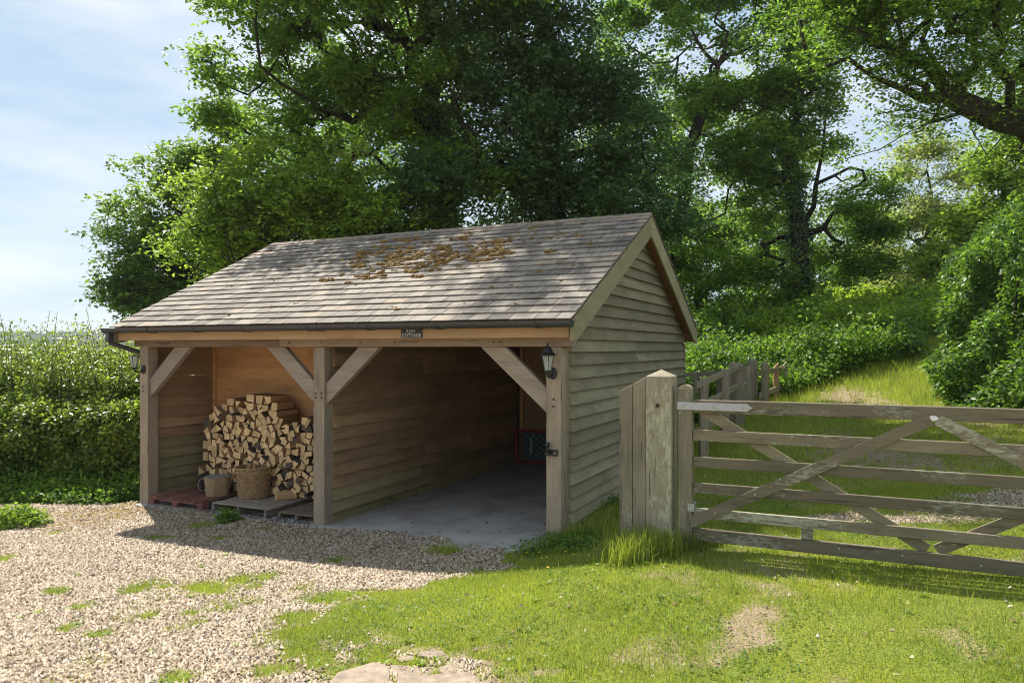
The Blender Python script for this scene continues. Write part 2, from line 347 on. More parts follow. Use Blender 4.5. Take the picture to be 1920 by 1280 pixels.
# ------------------------------------------------------------------ terrain
CP = np.array([(-8, 4, 0), (-3, 4, .08), (-1, 4, .16), (1, 4, .31), (3, 4, .42), (6, 4, .52), (0, 0, .45), (-6, 0, .2), (6, 0, .6),
  (-8, 10, -.06), (-5, 10.2, -.05), (-2.3, 8.7, -.04), (-5, 7, -.02), (-2.5, 6.5, 0), (-1.2, 7.4, .02), (.1, 7.0, .12), (.55, 7.6, .17), (1.3, 6.4, .37), (.85, 6.0, .34), (0, 5.6, .24), (3, 5.5, .44), (5, 5, .52),
  (2.8, 11, .44), (1.4, 9, .3), (4.4, 14.4, .65), (5.4, 16.7, .85), (8.4, 17, 1.5), (7, 12, .9), (6, 8, .62), (9, 9, 1.0), (9, 22, 2.5), (12, 22, 2.9), (5, 22, 1.6), (3, 20, 1.0),
  (-2, 16, .1), (-8, 16, -.1), (-14, 10, -.1), (-3, 22, .4), (15, 15, 2.4), (14, 6, 1.1), (-16, 20, -.2), (-5, 30, .5), (8, 32, 3.0), (18, 32, 4.0), (-20, 2, 0)], float)
def _tps(r2): return np.where(r2 > 1e-9, .5 * r2 * np.log(np.maximum(r2, 1e-9)), 0)
_n = len(CP); _K = _tps(((CP[:, None, :2] - CP[None, :, :2]) ** 2).sum(-1)) + np.eye(_n) * .02
_Pm = np.c_[np.ones(_n), CP[:, :2]]; _A = np.block([[_K, _Pm], [_Pm.T, np.zeros((3, 3))]])
_W = np.linalg.solve(_A, np.r_[CP[:, 2], 0, 0, 0])
# shed frame
SO = np.array([-2.3194, 8.7975]); YAW = .4449; cU, sU = math.cos(YAW), math.sin(YAW)
def to_uv(X, Y): return cU * (X - SO[0]) - sU * (Y - SO[1]), sU * (X - SO[0]) + cU * (Y - SO[1])
def sw(u, v, z=0): return np.array([SO[0] + cU * u + sU * v, SO[1] - sU * u + cU * v, z])
def slab_z(u): return np.where(u > 0, .062 * u, 0.0)
def ground(X, Y):
    X = np.asarray(X, float); Y = np.asarray(Y, float); sh = X.shape
    x = X.ravel(); y = Y.ravel(); xc = np.clip(x, -18, 18); yc = np.clip(y, -2, 32)
    z = np.empty_like(x)
    for i in range(0, len(x), 20000):
        a = xc[i:i + 20000]; b_ = yc[i:i + 20000]
        z[i:i + 20000] = _tps((a[:, None] - CP[:, 0]) ** 2 + (b_[:, None] - CP[:, 1]) ** 2) @ _W[:_n] + _W[_n] + _W[_n + 1] * a + _W[_n + 2] * b_
    far = np.clip((np.hypot(x - xc, y - yc)) / 60, 0, 1); z = z * (1 - far) + (-1.5) * far
    z += (fbm(x * .9 + 40, y * .9 + 40, 3) - .5) * .05
    u, v = to_uv(x, y); inside = (u > -3.2) & (u < 3.12) & (v > -.02) & (v < 5.6)
    ve = np.where(u > 0, -.225 * u - .02, -.20); wt = np.clip(1 - (ve - v) / .7, 0, 1) * (u > -3.3) * np.clip((3.1 - u) / .25, 0, 1) * (v < .3); wt = wt * wt * (3 - 2 * wt)
    z = z * (1 - wt) + (slab_z(u) - .012) * wt
    z = np.where((inside | ((v > ve + .06) & (v <= 0))) & (u > -3.15) & (u < 2.95), np.minimum(z, slab_z(u) - .07), np.where(inside, np.minimum(z, slab_z(u) - .07), z))
    return z.reshape(sh)
def hit(x, y):
    """photo pixel -> ground point"""
    Y = 7.0
    for _ in range(60):
        X = (x - 960) / F * Y; z = float(ground(np.array([X]), np.array([Y]))[0]); Yn = (CZ - z) * F / max(y - HY, 4)
        Y += (Yn - Y) * .4
    return np.array([(x - 960) / F * Y, Y])
def inpoly(X, Y, poly):
    c = np.zeros(X.shape, bool); n = len(poly); j = n - 1
    for i in range(n):
        xi, yi = poly[i]; xj, yj = poly[j]
        c ^= ((yi > Y) != (yj > Y)) & (X < (xj - xi) * (Y - yi) / (yj - yi + 1e-12) + xi); j = i
    return c
H = lambda pts: [tuple(hit(*p)) for p in pts]
lawn = H([(1010, 1012), (935, 1040), (985, 1062), (880, 1078), (800, 1098), (640, 1128), (600, 1165), (700, 1190), (760, 1225), (900, 1240), (960, 1290)]) + [(.2, 3.2), (9, 3.2), (16, 12), (16, 30), (3.2, 30), (2.0, 10), (1.0, 8)]
patches = [(px_, py_, a, b_) for px_, py_, a, b_ in ((262, 1103, .17, .11), (310, 1100, .10, .05), (385, 1103, .33, .10), (452, 1088, .13, .08), (505, 1082, .16, .07), (150, 1138, .17, .05), (100, 1110, .13, .06), (425, 1142, .12, .05), (355, 1150, .11, .05),
  (280, 1155, .09, .05), (125, 1180, .08, .06), (185, 1190, .13, .05), (628, 1052, .16, .07), (585, 1185, .40, .20), (560, 1160, .28, .12), (630, 1120, .3, .10), (655, 1190, .25, .16), (600, 1235, .16, .09), (520, 1255, .22, .06), (330, 1270, .14, .05), (840, 1027, .32, .06), (700, 1115, .3, .08), (480, 1100, .1, .05),
  (105, 998, .16, .06), (560, 1215, .2, .1), (690, 1225, .2, .1), (640, 1260, .2, .1), (430, 970, .2, .08), (370, 985, .25, .08), (500, 990, .12, .05), (300, 1008, .2, .06), (410, 1010, .13, .05), (5, 1048, .14, .1), (820, 1262, .14, .05), (770, 1242, .2, .05), (765, 1275, .12, .06))]
patches = [(*hit(a, b_), c_ * .85, max(d_ * 2.0, c_ * .6)) for a, b_, c_, d_ in patches]
bare = [(*hit(a, b_), c_, d_) for a, b_, c_, d_ in ((1460, 1075, .15, .14), (1446, 1105, .13, .16), (1425, 1145, .12, .18), (1405, 1185, .11, .16), (1372, 1215, .10, .12), (1330, 1240, .10, .08), (900, 1215, .14, .07), (1010, 1262, .12, .06), (940, 1275, .14, .07), (1640, 712, .5, 1.5), (1600, 745, .5, 1.2))]
track = [(*hit(a, b_), c_, d_) for a, b_, c_, d_ in ((1600, 972, .55, .16), (1720, 975, .6, .16), (1850, 948, .9, .30), (1950, 930, .9, .4))]
mossy = [(*hit(a, b_), c_, d_) for a, b_, c_, d_ in ((200, 960, .9, .5), (130, 985, .6, .3), (240, 950, .5, .4))]
def ell(X, Y, lst, amp=.35):
    r_ = np.zeros(X.shape)
    nz = (fbm(X * 5, Y * 5, 3) - .5) * 2 * amp
    for cx, cy, a, b_ in lst:
        d = np.sqrt(((X - cx) / a) ** 2 + ((Y - cy) / b_) ** 2) + nz * 1.5
        r_ = np.maximum(r_, np.clip((1.35 - d) / .8, 0, 1))
    return r_
def cover(X, Y):
    jx = (fbm(X * 3 + 11, Y * 3, 3) - .5) * .5; jy = (fbm(X * 3, Y * 3 + 23, 3) - .5) * .5
    g_ = inpoly(X + jx, Y + jy, lawn).astype(float)
    thin = np.clip((fbm(X * 2.3 + 5, Y * 2.3 + 9, 4) - .20) / .14, .6, 1)
    g_ = np.maximum(g_ * thin, ell(X, Y, patches))
    g_ = g_ * (1 - .85 * ell(X, Y, bare, .75)) * (1 - .95 * ell(X, Y, track))
    g_ = np.maximum(g_, np.clip((fbm(X * 3.3 + 77, Y * 3.3, 3) - .57) * 5, 0, .55) * np.clip((X + 3.4) / 1.2, 0, 1) * np.clip((7.4 - Y) / .8, 0, 1))
    left = (X < -4.3) & (Y > 9.6 - (X + 4.3) * .02)
    g_ = np.where((X < -5.1) & (Y > 10.2), 1, g_)
    g_ = np.where(Y > 12, np.maximum(g_, .9 * (1 - ell(X, Y, bare))), g_)
    gv = np.maximum((~inpoly(X, Y, lawn)) * 1.0, ell(X, Y, track)) * (1 - g_)
    gv = np.where((Y > 12) | (X < -9), 0, gv)
    msy = ell(X, Y, mossy); gv = gv * (1 - .75 * msy)
    return g_, gv, msy
xs = np.concatenate([-np.geomspace(950, 9, 40), np.linspace(-8.8, 9, 190), np.geomspace(9.3, 950, 40)])
ys = np.concatenate([-np.geomspace(300, 1, 18), np.linspace(-.5, 3.4, 12), np.linspace(3.5, 12, 125), np.linspace(12.2, 34, 70), np.geomspace(35, 950, 40)])
GX, GY = np.meshgrid(xs, ys); GZ = ground(GX, GY)
ny, nx = GX.shape; idx = np.arange(ny * nx).reshape(ny, nx)
gf = np.stack([idx[:-1, :-1], idx[:-1, 1:], idx[1:, 1:], idx[1:, :-1]], -1).reshape(-1, 4)
gme = np_mesh('ground', np.c_[GX.ravel(), GY.ravel(), GZ.ravel()], gf, True)
ca = gme.color_attributes.new('cover', 'FLOAT_COLOR', 'POINT'); a_, b2, c2_ = cover(GX.ravel(), GY.ravel())
ca.data.foreach_set('color', np.c_[a_ ** 2 * .9, b2, c2_, np.ones(len(a_))].astype(np.float32).ravel())
tag(link('ground', gme, M['ground']), 'uneven yard ground of lawn and soil around the shed', kind='structure')
# pebbles of the gravel drive
n = 300000; Y = np.sqrt(rng.uniform(3.7 ** 2, 10.6 ** 2, n)); X = rng.uniform(-.78, .78, n) * Y
a_, g_, m_ = cover(X, Y); keep = rng.random(n) < np.where(g_ < .05, .004, g_) * np.clip(7.5 / Y, .5, 1)
u_, v_ = to_uv(X, Y); keep &= ~((u_ > -3.2) & (u_ < 3.1) & (v_ > -.12) & (v_ < 5.6)); jt = (fbm(X * 4, Y * 4, 3) - .5) * .35; on_slab = (u_ > -3.1) & (u_ < 3.0) & (v_ > np.where(u_ > 0, -.22 * u_ - .05, -.2)); keep &= ~((u_ > -3.2) & (u_ < 3.0) & (v_ > np.where(u_ > 0, -.22 * u_ + .10, -.06) + jt) & (v_ < .3))
X, Y = X[keep], Y[keep]; n = len(X); Z = np.where(on_slab[keep], np.maximum(ground(X, Y), slab_z(u_[keep])), ground(X, Y))
base = np.array([(1, 0, 0), (-1, 0, 0), (0, 1, 0), (0, -1, 0), (0, 0, 1), (0, 0, -1)], float)
V = base[None] * rng.uniform(.7, 1.2, (n, 6, 1)) * np.stack([rng.uniform(.010, .021, n), rng.uniform(.008, .015, n), rng.uniform(.006, .011, n)], -1)[:, None, :] * .95
V += rng.normal(0, .0022, V.shape)
th = rng.uniform(0, 6.28, n); cs, sn_ = np.cos(th)[:, None], np.sin(th)[:, None]
V = np.stack([V[..., 0] * cs - V[..., 1] * sn_, V[..., 0] * sn_ + V[..., 1] * cs, V[..., 2] + V[..., 0] * rng.normal(0, .35, (n, 1))], -1)
V += np.stack([X, Y, Z + rng.uniform(.002, .012, n)], -1)[:, None, :]
V = V[:, :5]; V[:, 4] += rng.normal(0, .004, (n, 3)); V[:, :4, 2] -= .003; V[:, 4, 2] += .003            # the underside is bedded in the ground
of = np.array([(0, 2, 4), (2, 1, 4), (1, 3, 4), (3, 0, 4)])
pm = np_mesh('gravel', V.reshape(-1, 3), (np.arange(n)[:, None, None] * 5 + of[None]).reshape(-1, 3))
tag(link('gravel', pm, M['pebble']), 'tan flint gravel spread over the drive in front of the shed', 'gravel', kind='stuff')
print('pebbles', n)

# leaves ------------------------------------------------------------
def leaves(P, D, Nn, size, width=.62, fold=.18):
    """rhomb leaves: base P, axis D, normal Nn, size (n,)"""
    n = len(P); D = D / np.linalg.norm(D, axis=1, keepdims=True); S = np.cross(D, Nn); S /= np.linalg.norm(S, axis=1, keepdims=True) + 1e-9; U = np.cross(S, D)
    s = size[:, None]; mid = P + D * s * .48 + U * s * fold * -.35
    V = np.stack([P, mid + S * s * width * .5 + U * s * fold, P + D * s, mid - S * s * width * .5 + U * s * fold], 1)
    i = np.arange(n)[:, None] * 4
    f = np.concatenate([i + np.array([0, 1, 2]), i + np.array([0, 2, 3])], 1).reshape(-1, 3)
    return V.reshape(-1, 3), f
def twigs(C, per, rad, size, droop=.25, r_=rng):
    """leafy twigs: leaves set alternately along a short drooping twig"""
    n = len(C); az = r_.uniform(0, 6.283, n); d = np.stack([np.cos(az), np.sin(az), r_.normal(-.1, .38, n)], -1); d /= np.linalg.norm(d, axis=1, keepdims=True)
    sd_ = np.cross(d, np.array([0, 0, 1.])); sd_ /= np.linalg.norm(sd_, axis=1, keepdims=True)
    k = np.tile(np.arange(per), n); t = (k + r_.uniform(-.3, .3, n * per)) / per; D = np.repeat(d, per, 0); S = np.repeat(sd_, per, 0) * np.where(k % 2 == 0, 1, -1)[:, None]; Cc = np.repeat(C, per, 0)
    P = Cc + D * ((t - .4) * 2.6 * rad)[:, None] + r_.normal(0, rad * .14, (n * per, 3)); P[:, 2] -= droop * rad * t * t
    A = D * r_.uniform(.3, 1, (n * per, 1)) + S * r_.uniform(.4, 1.1, (n * per, 1)); A[:, 2] += r_.normal(-.2, .35, n * per)
    Nn = r_.normal(0, .45, (n * per, 3)) + np.array([0, 0, 1.])
    return leaves(P, A, Nn, size * r_.uniform(.6, 1.3, n * per))
def sprays(C, per, rad, size, flat=.5, droop=.2, r_=rng):
    """tufts of leaves round centres C"""
    n = len(C) * per; c = np.repeat(C, per, 0)
    d = r_.normal(0, 1, (n, 3)) * np.array([1, 1, flat]); d /= np.linalg.norm(d, axis=1, keepdims=True)
    P = c + d * rad * r_.random((n, 1)) ** .6
    D = d + r_.normal(0, .5, (n, 3)); D[:, 2] -= droop
    Nn = r_.normal(0, .55, (n, 3)) + np.array([0, 0, 1.])
    return leaves(P, D, Nn, size * r_.uniform(.65, 1.25, n))
def blobpts(blobs, n, shell=.7, r_=rng):
    B = np.array(blobs, float); wgt = B[:, 3] ** 2; k = r_.choice(len(B), n, p=wgt / wgt.sum())
    d = r_.normal(0, 1, (n, 3)); d /= np.linalg.norm(d, axis=1, keepdims=True)
    rr = np.where(r_.random(n) < shell, r_.uniform(.72, 1.03, n), r_.random(n) ** .5 * .75)
    return B[k, :3] + d * (rr * B[k, 3])[:, None] * np.array([1, 1, .9])
def frusta(p0, p1, r0, r1, k=6):
    d = p1 - p0; d /= np.linalg.norm(d, axis=1, keepdims=True) + 1e-9
    a = np.cross(d, np.where(np.abs(d[:, 2:3]) > .9, np.array([[1., 0, 0]]), np.array([[0, 0, 1.]]))); a /= np.linalg.norm(a, axis=1, keepdims=True); b_ = np.cross(d, a)
    th = np.arange(k) * 2 * np.pi / k
    ring = a[:, None] * np.cos(th)[None, :, None] + b_[:, None] * np.sin(th)[None, :, None]
    V = np.concatenate([p0[:, None] + ring * r0[:, None, None], p1[:, None] + ring * r1[:, None, None]], 1)
    j = np.arange(k); q = (j + 1) % k; f = np.stack([j, q, k + q, k + j], -1)
    return V.reshape(-1, 3), (np.arange(len(p0))[:, None, None] * 2 * k + f[None]).reshape(-1, 4)
def tree(name, label, base, fork, blobs, ntar, nleaf, lsize, mat, trunk_r, cat='tree', limbs=(), per=9, rad=.24, group=None, ivy=None, seed=1, flat=.5, shell=.7, rtip=.012, clump=.42):
    r_ = np.random.default_rng(seed)
    root = empty(name, base, 0, label, cat, group); base = np.array(base, float)
    nodes = [base]; par = [-1]
    path = [base] + [np.array(q, float) for q in fork]
    def extend(i, to, step=.55, jit=.09):
        a = nodes[i]; d = np.linalg.norm(to - a); m_ = max(1, int(d / step)); last = i
        sag = r_.normal(0, .07, 3) * d
        for q in range(1, m_ + 1):
            tt = q / m_; p = a + (to - a) * tt + sag * math.sin(math.pi * tt) + (r_.normal(0, jit * min(1, d), 3) if q < m_ else 0)
            nodes.append(p); par.append(last); last = len(nodes) - 1
        return last
    last = 0
    for q in path[1:]: last = extend(last, q, .7, .04)
    ntrunk = len(nodes)
    for lm in limbs:
        lm = [np.array(q, float) for q in lm]; i = int(np.argmin([np.linalg.norm(p - lm[0]) for p in nodes])); 
        for q in lm: i = extend(i, q, .5, .07)
    nk = max(6, ntar // 3); Ck = blobpts(blobs, nk, shell, r_); T = Ck[r_.integers(0, nk, ntar)] + r_.normal(0, clump, (ntar, 3)) * np.array([1, 1, .7]); top = nodes[ntrunk - 1]
    T = T[np.argsort(np.linalg.norm(T - top, axis=1))]
    lo = max(1, int(ntrunk * .45))
    for tpt in T:
        A = np.array(nodes[lo:]); d = np.linalg.norm(A - tpt, axis=1) + .6 * np.maximum(0, A[:, 2] - tpt[2] + .2) 
        i = lo + int(np.argmin(d)); extend(i, tpt)
    nodes = np.array(nodes); par = np.array(par); cnt = np.zeros(len(nodes)); haschild = np.zeros(len(nodes), bool); haschild[par[1:]] = True
    cnt[~haschild] = 1
    for i in range(len(nodes) - 1, 0, -1): cnt[par[i]] += cnt[i]
    rad_ = rtip * cnt ** .66; rad_ = rad_ * np.where(rad_ > .06, 1, 1); scale = trunk_r / rad_[0]
    rad_ = np.where(cnt > 1, rtip + (rad_ - rtip) * (trunk_r - rtip) / max(rad_[0] - rtip, 1e-6), rtip * .7)
    flare = np.ones(len(nodes)); flare[0] = 1.45
    V, f = frusta(nodes[par[1:]], nodes[1:], (rad_ * flare)[par[1:]] * np.where(np.arange(1, len(nodes)) < ntrunk, 1, .0) + np.minimum(rad_[par[1:]], rad_[1:] * 1.35) * np.where(np.arange(1, len(nodes)) < ntrunk, 0, 1), rad_[1:], 7)
    V = V - base
    link('trunk', np_mesh('trunk', V, f, True), M['barktree'], root)
    tips = nodes[cnt <= 3]
    nc = max(1, nleaf // per); wt = r_.lognormal(0, .8, len(tips)); C = tips[r_.choice(len(tips), nc, p=wt / wt.sum())] + r_.normal(0, .27, (nc, 3)) * np.array([1, 1, .6])
    V, f = twigs(C, per, rad, lsize, .3, r_)
    tag(link('crown', np_mesh('crown', V - base, f), M[mat], root), kind='stuff')
    if ivy:
        seg = np.where((np.arange(len(nodes)) < ntrunk) & (np.arange(len(nodes)) > 0))[0]; k = r_.choice(seg, ivy[0]); tt = r_.random((ivy[0], 1))
        c_ = nodes[k] * tt + nodes[par[k]] * (1 - tt); d = r_.normal(0, 1, (ivy[0], 3)) * np.array([1, 1, .15]); d /= np.linalg.norm(d, axis=1, keepdims=True)
        P = c_ + d * (rad_[k][:, None] + ivy[1] * r_.random((ivy[0], 1)))
        V, f = leaves(P, r_.normal(0, .5, P.shape) + np.array([0, 0, -.6]) + d * .4, d + r_.normal(0, .4, P.shape), .1 * r_.uniform(.6, 1.3, ivy[0]), .8)
        tag(link('ivy', np_mesh('ivy', V - base, f), M['ivy_leaf'], root), kind='stuff')
    return root
def gz(X, Y): return float(ground(np.array([X]), np.array([Y]))[0])
def B(Y, lst, dy=0.0):
    o_ = []
    for q in lst:
        x, y, r_ = q[:3]; yy = Y + (q[3] if len(q) > 3 else 0); p = px(x, y, yy); o_.append((*p, r_ / F * yy))
    return o_
def at(x, Y): X = (x - 960) / F * Y; return (X, Y, gz(X, Y) - .1)

# ------------------------------------------------------------------ the shed
shed = empty('timber_shed', (SO[0], SO[1], 0), -YAW, 'open-fronted timber garage and log store with a mossy slate roof', 'shed')
PW = .165; PU = (-3.06, 0.0, 3.04); ZB = 2.137
for k, (uc, zb) in enumerate(zip(PU, (-.10, -.08, .06))):
    o = MB().box(uc - PW / 2, uc + PW / 2, 0, PW, zb, ZB).build('post', M['oak_post'], shed, bevel=.008)
    zpeg = 1.53
    for du, dz in {0: ((-.01, 0), (-.01, .06)), 1: ((-.04, 0), (.04, 0), (-.04, .05), (.04, .05)), 2: ((.0, 0), (.0, .07))}[k]:
        MB().tube([(uc + du, -.006, zpeg + dz), (uc + du, .03, zpeg + dz)], .012, 8).build('peg', M['peg'], o)
for uc in PU: MB().box(uc - .08, uc + .08, 5.40, 5.55, -.05, ZB).build('post', M['oak_post'], shed)
MB().box(-3.24, -.62, -.012, .155, ZB + .002, 2.30).build('wall_plate', M['oak_beam'], shed, bevel=.006)
wp = MB().box(-.617, 3.22, -.012, .155, ZB + .002, 2.30).build('wall_plate', M['oak_beam'], shed, bevel=.006)
for uu in (-2.55, -.45, .05, .62, 2.36, 2.44, 1.1):
    MB().tube([(uu, -.016, 2.19), (uu, .01, 2.19)], .011, 8).build('peg', M['peg'], wp)
MB().box(-3.16, 3.16, 5.39, 5.55, ZB + .002, 2.26).build('wall_plate', M['oak_beam'], shed)
for uc, sgn in ((PU[0] + PW / 2, 1), (-PW / 2, -1), (PW / 2, 1), (PU[2] - PW / 2, -1)):
    hz, vz, dz, dx = .78, .69, .255, .30
    poly = [(0, ZB - vz), (sgn * hz, ZB), (sgn * (hz - dx), ZB), (0, ZB - vz + dz)]
    if sgn < 0: poly = poly[::-1]
    MB().prism([(uc + a, b_) for a, b_ in poly], lambda p, q, t: (p, t, q), .035, .115).build('brace', M['brace'], shed, bevel=.006)
# walls of lapped boards; each board a wedge, thick edge down
def lap(parent, mat, axis, plane, sgn, a, b_, z0, h, thick=.056, thin=.008, over=.018, slope=None):
    """axis 'v' : board runs in v at u = plane, facing sgn*u ; axis 'u' likewise"""
    j = rnd.uniform(-.003, .003); zt = z0 + h + over + rnd.uniform(-.002, .002); z0 = z0 + rnd.uniform(-.002, .003)
    po, pi_ = plane + sgn * (thick + j), plane + sgn * .008
    to, ti = plane + sgn * (thin + .0), plane
    a1, b1 = slope if slope else (a, b_)
    pts = [(a, po, z0), (b_, po, z0), (b_, pi_, z0), (a, pi_, z0), (a1, to, zt), (b1, to, zt), (b1, ti, zt), (a1, ti, zt)]
    f_ = (lambda p: (p[1], p[0], p[2])) if axis == 'v' else (lambda p: p)
    m_ = MB().hexa([f_(p) for p in pts]); return m_.build('board', mat, parent)
VR, ZR, VE, ZE = 2.7767, 3.9244, -.2873, 2.3996           # ridge and eave lines of the slates
TAN = (ZR - ZE) / (VR - VE); COS = 1 / math.hypot(1, TAN); SIN = TAN * COS
def roof_z(v): return ZE + (v - VE) * TAN if v <= VR else ZR - (v - VR) * TAN
def v_at(z): return VE + (z - ZE) / TAN
right_wall = empty('side_wall'); right_wall.parent = shed
right_wall['label'] = 'greenish weathered lapped boarding of the gable end'
z = .02; EX = .1375; UW = PU[2] + PW / 2 + .004
while z < ZR - .35:
    if z < 2.10:
        j = rnd.choice((1.9, 2.8, 3.7, 3.2)) + rnd.uniform(-.2, .2); lap(right_wall, M['clap'], 'v', UW, 1, .168, j - .0015, z, EX); lap(right_wall, M['clap'], 'v', UW, 1, j + .0015, 5.56, z, EX)
    elif z < 2.20: lap(right_wall, M['clap'], 'v', UW, 1, .29, 5.56, z, EX)
    else:
        c1, c2 = v_at(z + .17), v_at(z + EX + .02 + .17)
        lap(right_wall, M['clap'], 'v', UW, 1, max(c1, .0), min(2 * VR - c1, 5.56), z, EX, slope=(max(c2, .0), min(2 * VR - c2, 5.56)))
    z += EX
MB().box(UW - .02, UW + .045, 5.565, 5.60, .0, 2.2).build('corner_board', M['clap'], right_wall)
MB().box(UW - .010, UW + .016, .155, .163, .05, ZB).build('corner_board', M['clap'], right_wall)
MB().box(UW - .05, UW + .05, .16, .285, ZB - .002, 2.30).build('plate_end', M['oak_post'], right_wall)
left_wall = empty('side_wall'); left_wall.parent = shed; left_wall['label'] = 'lapped boarding of the log store side'
UL = PU[0] - PW / 2 - .004; z = -.02
while z < ZR - .35:
    if z < 2.2: lap(left_wall, M['clap_low'] if z < .75 else M['clap_in'], 'v', UL, 1, .16, 5.56, z, .145, over=.0, thick=.045)
    else:
        c1, c2 = v_at(z + .17), v_at(z + .145 + .17)
        lap(left_wall, M['clap_in'], 'v', UL, 1, max(c1, 0), min(2 * VR - c1, 5.56), z, .145, over=0, slope=(max(c2, 0), min(2 * VR - c2, 5.56)))
    z += .145
part_wall = empty('partition_wall'); part_wall.parent = shed; part_wall['label'] = 'brown lapped boarding between log store and garage'
z = -.02; k = 0
while z < 2.45:
    # boards in two lengths with a staggered butt joint
    j = 2.4 + (.9 if k % 2 else -.2) + rnd.uniform(-.2, .2); mt = M['clap_low'] if z < .42 else M['clap_in']
    lap(part_wall, mt, 'v', .055, 1, .168, j - .002, z, .148); lap(part_wall, mt, 'v', .055, 1, j + .002, 5.42, z, .148)
    z += .148; k += 1
back_wall = empty('back_wall'); back_wall.parent = shed; back_wall['label'] = 'orange softwood boards behind the log pile'
z = -.02; k = 0
while z < 2.5:
    j = -1.25 + (.55 if k % 2 else 0) + rnd.uniform(-.05, .05)
    for a, b_ in ((-3.135, j - .0015), (j + .0015, .048)):
        d = rnd.uniform(0, .004)
        MB().hexa([(a, 1.30 - d, z), (b_, 1.30 - d, z), (b_, 1.325, z), (a, 1.325, z), (a, 1.306 - d, z + .166), (b_, 1.306 - d, z + .166), (b_, 1.325, z + .166), (a, 1.325, z + .166)]).build('board', M['plank_new'], back_wall)
    z += .168; k += 1
MB().box(-3.13, -3.08, 1.25, 1.298, 0, 2.3).build('corner_batten', M['plank_new'], back_wall)
rear_wall = empty('rear_wall'); rear_wall.parent = shed; rear_wall['label'] = 'plain board wall at the back of the garage'
z = -.02
while z < 2.45:
    lap(rear_wall, M['clap_in'], 'u', 5.56, 1, -3.14, 3.12, z, .16); z += .16
for uu in (.12, 1.5, 2.9): MB().box(uu, uu + .07, 5.47, 5.545, .0, 2.3).build('stud', M['plank_new'], rear_wall)
# roof
roof = empty('roof'); roof.parent = shed; roof['label'] = 'grey-brown slate roof patched with moss'
RL, RR = -3.366, 3.342
def rp_(u, s, n=0.0, back=False):
    """point on the slope: s metres up from the eave, n above it"""
    v = VE + s * COS - n * SIN; zz = ZE + s * SIN + n * COS
    return (u, 2 * VR - v if back else v, zz)
SL = (VR - VE) / COS
for back in (False, True):
    m_ = MB(); q = [rp_(RL + .05, .05, -.05, back), rp_(RR - .05, .05, -.05, back), rp_(RR - .05, SL - .01, -.05, back), rp_(RL + .05, SL - .01, -.05, back),
                   rp_(RL + .05, .05, -.022, back), rp_(RR - .05, .05, -.022, back), rp_(RR - .05, SL - .01, -.022, back), rp_(RL + .05, SL - .01, -.022, back)]
    m_.hexa(q).build('roof_deck', M['soffit'], roof)
NC = 19; EXP = (SL - .06) / NC
allsl = []
for i in range(NC):
    u = RL + (0 if i % 2 == 0 else -.0); first = True
    off = .0 if i % 2 == 0 else .125
    cuts = [RL]; x = RL + (.25 if i % 2 == 0 else .14) + rnd.uniform(-.03, .03)
    while x < RR - .09: cuts.append(x); x += .252 + rnd.uniform(-.035, .035)
    cuts.append(RR)
    for a, b_ in zip(cuts[:-1], cuts[1:]): allsl.append((i, a + .0035, b_ - .0035))
def slate_pts(i, a, b_):
    s0 = i * EXP + rnd.uniform(-.006, .004); s1 = min(s0 + EXP * 1.55, SL - .005); tl = rnd.uniform(-.004, .004); dn = rnd.uniform(0, .006); n0, n1 = .008 + dn, -.012; th = .011
    return [rp_(a, s0 + tl, n0), rp_(b_, s0 - tl, n0), rp_(b_, s1, n1), rp_(a, s1, n1), rp_(a, s0 + tl, n0 + th), rp_(b_, s0 - tl, n0 + th), rp_(b_, s1, n1 + th), rp_(a, s1, n1 + th)]
def sdist(q): p = sw((q[1] + q[2]) / 2, VE + q[0] * EXP * COS); return math.hypot(p[0], p[1])
allsl.sort(key=sdist); rest = MB()
for k, q in enumerate(allsl):
    P8 = slate_pts(*q)
    if k < 300: MB().hexa(P8).build('slate', M['slate'], roof)
    else: rest.hexa(P8)
tag(rest.build('slates', M['slate'], roof), kind='stuff')
rest = MB()
for i in range(NC):
    x = RL
    while x < RR - .1:
        b_ = min(x + .25, RR)
        s0 = i * EXP; s1 = min(s0 + EXP * 1.5, SL - .005)
        rest.hexa([rp_(x + .002, s0, .004, True), rp_(b_ - .002, s0, .004, True), rp_(b_ - .002, s1, -.01, True), rp_(x + .002, s1, -.01, True), rp_(x + .002, s0, .013, True), rp_(b_ - .002, s0, .013, True), rp_(b_ - .002, s1, -.001, True), rp_(x + .002, s1, -.001, True)]); x = b_
tag(rest.build('slates', M['slate'], roof), kind='stuff')
x = RL - .005; k = 0
while x < RR - .05:
    e = min(x + .447, RR + .008); th = .016; wv = .115; dz = wv * TAN; zt = ZR + .028 + rnd.uniform(-.004, .004)
    prof = [(-wv, zt - dz), (-.03, zt - .018), (0, zt), (.03, zt - .018), (wv, zt - dz), (wv, zt - dz - th), (0, zt - .035), (-wv, zt - dz - th)]
    MB().prism([(a, b_) for a, b_ in prof][::-1], lambda p, q, t: (t, VR + p, q), x + .003, e - .003).build('ridge_tile', M['ridge'], roof, bevel=.004); x = e
